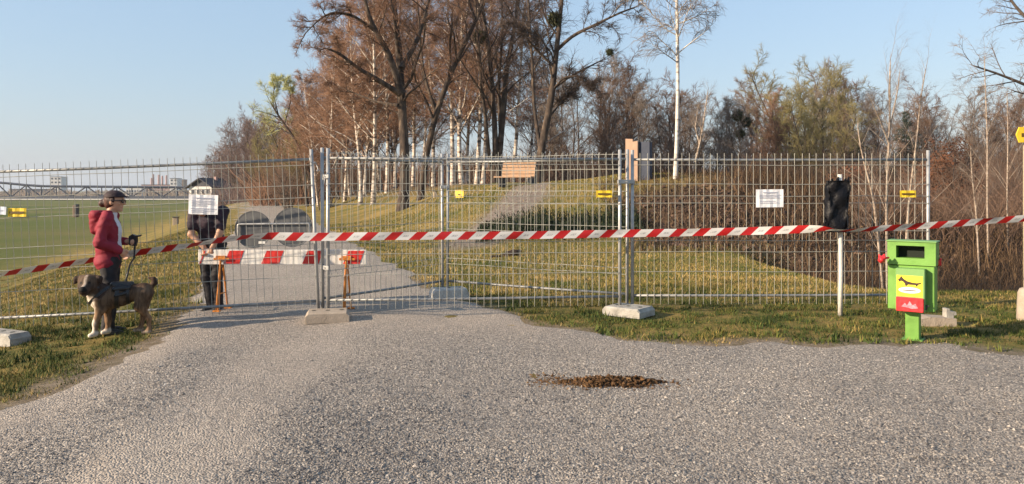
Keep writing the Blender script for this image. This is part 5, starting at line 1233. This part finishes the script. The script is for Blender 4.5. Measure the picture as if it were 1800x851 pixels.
ts = [('e', (-.008, -.02, 1.16), (.188, .122, .175)), ('e', (0, .03, .97), (.165, .12, .16)), ('c', (-.17, -.045, 1.285), (.17, -.04, 1.30), .072, .074), ('c', (-.02, -.05, 1.30), (-.03, -.09, 1.325), .08, .07)]
for s_ in (-1, 1): ts += [('c', S_[s_], tuple(np.array(S_[s_]) * .35 + np.array(E_[s_]) * .65), .076, .066)]
body('t_shirt', ts, M['shirt_dark'], mn, .009, .03, lambda P: .80 - P[..., 2], .03, 11)
tr_ = [('e', (0, .075, .89), (.155, .115, .12))]
for s_ in (-1, 1): tr_ += [('c', LEG[s_][0], LEG[s_][1], .096, .072), ('c', LEG[s_][1], LEG[s_][2], .070, .055)]
body('trousers', tr_, M['trousers'], mn, .01, .03, lambda P: .045 - P[..., 2], .032, 12)
for s_ in (-1, 1):
    a = LEG[s_][2]; body('shoe', [('c', (a[0], a[1] + .03, .05), (a[0] - .02 + .03 * (s_ > 0), a[1] - .12, .04), .046, .044), ('c', (a[0] - .02 + .03 * (s_ > 0), a[1] - .12, .04), (a[0] - .03 + .05 * (s_ > 0), a[1] - .18, .035), .044, .034), ('c', (a[0], a[1], .06), (a[0], a[1], .1), .048, .048)], M['shoe'], mn, .009, .02, lambda P: .004 - P[..., 2])
body('hair', [('e', mpt(-.014, 0, .03), (.100, .082, .098), mM), ('e', mpt(-.04, 0, -.02), (.06, .068, .06), mM)], M['hair'], mn, .008, .02, None, .008, 13)

# --- dog: standing, body to the right, head turned to the camera
dg = thing('dog', 'brindle brown dog with white chest and black harness, looking at the camera', 'dog', dog_at, (0, 0, RAD(20)))
hc = np.array((-.305, -.105, .585)); ff = np.array((-.16, -.97, -.14)); ff /= np.linalg.norm(ff); lf_ = np.cross((0, 0, 1), ff); lf_ /= np.linalg.norm(lf_); uu_ = np.cross(ff, lf_)
dpt = lambda a, b, e: tuple(hc + ff * a + lf_ * b + uu_ * e)
dM = np.stack([ff, lf_, uu_], 1)
dp_ = [('e', (-.165, -.005, .405), (.135, .105, .150)), ('e', (-.03, 0, .43), (.16, .100, .125)), ('e', (.12, 0, .455), (.13, .083, .098)), ('e', (.225, 0, .455), (.095, .088, .105)),
       ('c', (-.19, -.01, .46), (-.275, -.06, .56), .105, .080), ('c', (-.225, -.02, .40), (-.25, -.03, .47), .085, .075), ('c', (-.26, -.03, .42), (-.275, -.07, .52), .06, .06),
       ('e', dpt(-.01, 0, .012), (.085, .082, .074), dM), ('c', dpt(.03, 0, -.022), dpt(.115, 0, -.034), .052, .038), ('c', dpt(.115, 0, -.028), dpt(.128, 0, -.024), .034, .026), ('c', dpt(.02, 0, -.068), dpt(.095, 0, -.078), .030, .020),
       ('e', dpt(.035, .045, -.02), (.035, .03, .035), dM), ('e', dpt(.035, -.045, -.02), (.035, .03, .035), dM)]
for s_ in (-1, 1):
    dp_ += [('c', dpt(-.02, s_ * .062, .055), dpt(-.012, s_ * .100, .045), .022, .020), ('c', dpt(-.012, s_ * .100, .045), dpt(.005, s_ * .112, .005), .020, .010)]
HS = 1.16
for i_ in range(7, len(dp_)):
    q_ = dp_[i_]; sc3 = lambda p: tuple(hc + (np.array(p) - hc) * HS)
    dp_[i_] = ('c', sc3(q_[1]), sc3(q_[2]), q_[3] * HS, q_[4] * HS) if q_[0] == 'c' else ('e', sc3(q_[1]), tuple(np.array(q_[2]) * HS), q_[3])
FL = [(-.205, -.075, -.235, -.085), (-.165, .075, -.135, .06)]
for (sx, sy, fx, fy) in FL:
    dp_ += [('c', (sx, sy, .40), (sx + .01, sy, .29), .062, .046), ('c', (sx + .01, sy, .29), (fx, fy, .15), .044, .031), ('c', (fx, fy, .15), (fx - .005, fy, .045), .029, .026), ('c', (fx - .005, fy, .035), (fx - .05, fy - .02, .024), .030, .024)]
for (hy, kx, fx) in ((-.075, .0, .315), (.07, .02, .215)):
    dp_ += [('c', (.235, hy * .85, .44), (.195 + kx, hy * 1.15, .315), .088, .060), ('c', (.195 + kx, hy * 1.15, .31), (.285 + kx * .3 - (.08 if hy > 0 else 0), hy * 1.1, .175), .054, .027), ('c', (.285 + kx * .3 - (.08 if hy > 0 else 0), hy * 1.1, .175), (fx - .03, hy * 1.1, .04), .026, .023), ('c', (fx - .03, hy * 1.1, .034), (fx - .085, hy * 1.1, .024), .028, .023)]
dp_ += [('c', (.29, 0, .51), (.335, 0, .555), .030, .024), ('c', (.335, 0, .555), (.325, .0, .60), .024, .019), ('c', (.325, 0, .60), (.275, .0, .615), .019, .011)]
def coat(V):
    q = (V - hc) / HS; a = q @ ff; b = q @ lf_; e = q @ uu_
    C = np.tile(np.array([.098, .064, .040, 1.]), (len(V), 1)); n_ = fbm(V[:, 0] * 14 + V[:, 1] * 6, V[:, 2] * 14, 55, 3) - .5
    def paint(mask, c, k_=1.0):
        mk = np.clip(mask, 0, 1)[:, None] * k_; C[:, :3] = C[:, :3] * (1 - mk) + np.array(c) * mk
    headm = np.linalg.norm(q, axis=1) < .175
    paint(sst((V[:, 2] - .50 - .1 * n_) / .06) * (~headm) * (V[:, 0] > -.2), (.050, .028, .018))
    paint(sst((.34 - V[:, 2]) / .1), (.24, .145, .08), .7)
    white = sst((-.225 + .05 * n_ - V[:, 0]) / .03) * sst((.50 - V[:, 2]) / .05) * sst((.02 - V[:, 1]) / .05)
    paint(white, (.58, .53, .46)); paint(sst((.095 + .06 * n_ - V[:, 2]) / .035) * (V[:, 0] < .0), (.60, .55, .48)); paint(sst((.055 - V[:, 2]) / .03) * (V[:, 0] > 0), (.5, .44, .36), .7)
    paint(headm * sst((a - .0) / .03) * sst((.03 - e) / .03), (.055, .036, .028), .85)
    paint(headm * sst((.018 - np.abs(b)) / .012) * sst((e + .02) / .02) * sst(a / .03), (.50, .42, .34))
    paint(headm * sst((np.abs(b) - .078) / .012), (.035, .02, .015))
    paint(headm * sst((a - .125) / .012) * sst((e + .045) / .01), (.008, .007, .007))
    paint(headm * sst((.016 - np.linalg.norm(np.stack([a - .068, np.abs(b) - .036, e - .026], 1), axis=1)) / .006), (.006, .005, .005))
    paint(headm * sst((.010 - np.abs(e + .058)) / .006) * sst((a - .05) / .02), (.02, .008, .008))
    return C
body('body', dp_, col_mat('brindle_coat', .75, True), dg, .0080, .030, None, .004, 21, coat)
def strap_ring(mb, c, ax1, ax2, r1, r2, w, k_=28):
    c = Vector(c); a1 = Vector(ax1).normalized(); a2 = Vector(ax2).normalized(); n_ = a1.cross(a2).normalized()
    vs = []; fs = []
    for i in range(k_):
        t_ = 2 * math.pi * i / k_; p = a1 * math.cos(t_) ; 
        for (dr, dn) in ((0, -w), (.007, -w), (.007, w), (0, w)): vs.append(c + a1 * (r1 + dr) * math.cos(t_) + a2 * (r2 + dr) * math.sin(t_) + n_ * dn)
    for i in range(k_):
        for j in range(4): fs.append((i * 4 + j, i * 4 + (j + 1) % 4, ((i + 1) % k_) * 4 + (j + 1) % 4, ((i + 1) % k_) * 4 + j))
    mb.add(vs, fs)
hn = MB(); strap_ring(hn, (-.03, 0, .428), (0, 1, 0), (.05, 0, 1), .106, .130, .020); strap_ring(hn, (.075, 0, .447), (0, 1, 0), (0, 0, 1), .092, .110, .016); strap_ring(hn, (-.205, -.012, .445), (.18, 1, 0), (.8, -.1, .75), .112, .135, .014); hn.build('harness', M['black'], dg)
body('saddle', [('c', (-.07, 0, .545), (.10, 0, .545), .042, .036), ('c', (-.05, -.07, .505), (.08, -.06, .515), .034, .030), ('c', (-.05, .07, .505), (.08, .06, .515), .034, .030), ('c', (-.04, -.10, .44), (.05, -.088, .46), .022, .02)], M['black'], dg, .008, .02, None, .01, 2)
cl = MB(); strap_ring(cl, tuple(np.array((-.268, -.058, .515))), (1, -.2, .2), (.1, .9, -.45), .083, .082, .018); cl.build('collar', M['black'], dg)

# ---------------------------------------------------------------- the far left: bridge, town, hut, field posts
YR = 285; br = thing('truss_bridge', 'long dark steel truss bridge across the far side of the meadow', 'bridge', (at(160, 0, YR).x, YR, -2.2))
fx = lambda px: (px - 160) / F_PX * YR; fz = lambda py: EYE - (py - HY) / F_PX * YR + 2.2
def member(nm, a, b, r, m='bridge', n=4):
    mb = MB(); mb.tube([a, b], r, n); return mb.build(nm, M[m], br)
nodes_x = list(np.linspace(-140, 338, 19))
def topy(px): return float(np.interp(px, [-140, 0, 62, 90, 340], [312, 321, 327, 327.5, 329.5]))
for yy in (0,):
    for i in range(len(nodes_x) - 1):
        a, b = nodes_x[i], nodes_x[i + 1]
        member('top_chord', (fx(a), yy, fz(topy(a))), (fx(b), yy, fz(topy(b))), .45)
        lo, hi = (fz(346), fz(topy(b))) if i % 2 == 0 else (fz(topy(a)), fz(346))
        member('diagonal', (fx(a), yy, lo), (fx(b), yy, hi), .26)
        member('upright', (fx(a), yy, fz(346)), (fx(a), yy, fz(topy(a))), .24)
mb = MB(); mb.box((0, 2.5, fz(347.5)), (fx(338) - fx(-140), 7, 1.1)); mb.build('deck', M['bridge'], br)
mb = MB(); mb.box((0, -1.2, fz(350.3)), (fx(338) - fx(-140), .5, .35)); mb.build('edge_beam', M['bwhite'], br)
for px in (-60, 20, 100, 180, 260, 330):
    mb = MB(); mb.box((fx(px), 2.5, fz(351) / 2), (1.6, 5, fz(349)), 0, .1); mb.build('pier', M['bridge'], br)

def block(name, label, px0, px1, ytop, Y, m, rows=0, cols=0, depth=12, z0=-2.5, extra=None):
    x0, x1 = at(px0, 0, Y).x, at(px1, 0, Y).x; zt = EYE - (ytop - HY) / F_PX * Y
    t = thing(name, label, 'building', ((x0 + x1) / 2, Y, z0), (0, 0, RAD(8)))
    mb = MB(); mb.box((0, depth / 2, (zt - z0) / 2), (x1 - x0, depth, zt - z0), 0, .05); mb.build('wall', M[m], t)
    mb = MB(); mb.box((0, depth / 2, zt - z0 + .15), (x1 - x0 + .4, depth + .4, .3)); mb.build('roof', M['broof'], t)
    for r_ in range(rows):
        for c_ in range(cols):
            mb = MB(); w_ = (x1 - x0) / cols; h_ = (zt - EYE + 4) / rows
            mb.box((-(x1 - x0) / 2 + (c_ + .5) * w_, -.04, zt - z0 - (r_ + .5) * h_), (w_ * .5, .1, h_ * .45)); mb.build('window', M['bglass'], t)
    return t
block('tower_block', 'pale tower block behind the left end of the bridge', 89, 107, 311, 640, 'bwhite', 5, 3)
block('tower_block', 'pale tower block right of the pink industrial building', 299, 311, 314, 560, 'bwhite', 5, 2)
block('tower_block', 'grey tower block just left of the small house', 310, 321, 316, 590, 'stele_tan', 5, 2)
pk = block('factory', 'pink industrial building with thin chimneys behind the bridge', 250, 300, 325, 600, 'bpink', 2, 8)
for px, yt in ((264, 313), (267, 306), (276, 307), (282, 309), (289, 308)):
    mb = MB(); x = (px - 275) / F_PX * 600; h_ = EYE - (yt - HY) / F_PX * 600 + 2.5; mb.tube([(x, 4, 3), (x, 4, h_)], [1.0, .7], 8); mb.build('chimney', M['bpink'], pk)
block('warehouse', 'low pale warehouse seen through the bridge truss', 222, 248, 330, 470, 'bwhite', 1, 6)
block('warehouse', 'long low blue grey shed at the left behind the bridge', 20, 80, 333, 520, 'stele_shade', 0, 0)

YH = 118; hs = thing('small_house', 'small white house with a dark gable roof at the end of the dyke', 'house', (at(352, 0, YH).x, YH, -2.0), (0, 0, RAD(-14)))
hw, hd2 = 2.05, 2.6; he = EYE - (328 - HY) / F_PX * YH + 2.0; hr = EYE - (314.5 - HY) / F_PX * YH + 2.0
mb = MB(); mb.box((0, hd2, he / 2), (2 * hw, 2 * hd2, he)); mb.build('wall', M['bwhite'], hs)
mb = MB(); mb.prism([(-hw, he), (hw, he), (0, hr - .15)], 2 * hd2 - .02, (0, 2 * hd2 - .01, 0)); mb.build('gable', M['broof'], hs)
rf = MB()
for s_ in (-1, 1): rf.prism([(0, hr), (s_ * (hw + .45), he - .28), (s_ * (hw + .45), he - .12), (0, hr + .18)][::s_], 2 * hd2 + .9, (0, 2 * hd2 + .45, 0))
roof = rf.build('roof', M['broof'], hs); mb = MB(); mb.box((.5, 3.2, hr), (.45, .45, .8)); mb.build('chimney', M['bpink'], roof)
for x in (-1.25, -.35, .55, 1.35):
    f_ = MB(); f_.box((x, -.03, he - .8), (.62, .10, .85)); w_ = f_.build('window', M['bwhite'], hs); g_ = MB(); g_.box((x, -.085, he - .8), (.48, .03, .7)); g_.build('pane', M['bglass'], w_)

st2 = thing('field_post', 'squat pale post standing alone out in the green field', 'post', (at(134.5, 0, 105).x, 105, -2.2)); mb = MB(); mb.box((-.12, 0, .85), (.62, .5, 1.7), .3, .04); mb.build('body', M['stele_tan'], st2); mb = MB(); mb.box((.12, .03, .95), (.34, .6, 1.75), .3, .04); mb.build('dark_side', M['dark_metal'], st2)
st3 = thing('dyke_post', 'small dark brown box post on the dyke slope left of the house', 'post', gp(309, 62, -.05)); mb = MB(); mb.box((0, 0, .3), (.4, .4, .7), .2, .03); mb.build('body', M['wood_grey'], st3); mb = MB(); mb.box((0, 0, .67), (.5, .5, .06), .2, .01); mb.build('cap', M['dark_metal'], st3)
# far tree line on the horizon, one mass
def far_line(name, n_, pxr, Yr, hr, label, seed):
    q = np.random.default_rng(seed); Y_ = q.uniform(*Yr, n_); px = q.uniform(*pxr, n_); X_ = (px - CX) / F_PX * Y_
    h_ = q.uniform(*hr, n_) * (.35 + 1.1 * fbm(px * .045, px * 0, seed, 3)); p = np.stack([X_, Y_, np.full(n_, -2.4)], -1)
    P = np.stack([p, p + np.stack([q.normal(0, .12, n_) * h_, q.normal(0, .1, n_) * h_, h_ * .6], -1), p + np.stack([q.normal(0, .25, n_) * h_, q.normal(0, .2, n_) * h_, h_], -1)], 1)
    V, Q, T = tube_batch(P, np.tile(np.array([[.28, .34, .1]]), (n_, 1)), 3); kind(link(mesh_np(name, V, Q, T), name, M['tw_grey']), 'stuff', label)
far_line('far_woodland', 3000, (-260, 420), (420, 620), (2, 6), 'faint grey line of far trees on the horizon left', 301)
far_line('far_woodland', 2600, (880, 2050), (140, 230), (5, 13), 'grey far wood seen between the trunks on the right', 302)
far_line('far_woodland', 1600, (400, 900), (150, 240), (5, 12), 'brown far wood seen between the birch stems', 303)

# thin evening haze over the whole place
mb = MB(); mb.box((0, 900, 16), (4200, 2300, 42)); hz = mb.build('haze', None)
hm = bpy.data.materials.new('haze'); hm.use_nodes = True; hm.node_tree.nodes.clear()
ho = hm.node_tree.nodes.new('ShaderNodeOutputMaterial'); hv = hm.node_tree.nodes.new('ShaderNodeVolumePrincipled')
hv.inputs['Color'].default_value = (.86, .90, .97, 1); hv.inputs['Density'].default_value = .00022; hv.inputs['Anisotropy'].default_value = .2
hm.node_tree.links.new(hv.outputs[0], ho.inputs['Volume']); hz.data.materials.clear(); hz.data.materials.append(hm); kind(hz, 'stuff', 'thin pale evening haze in the air')
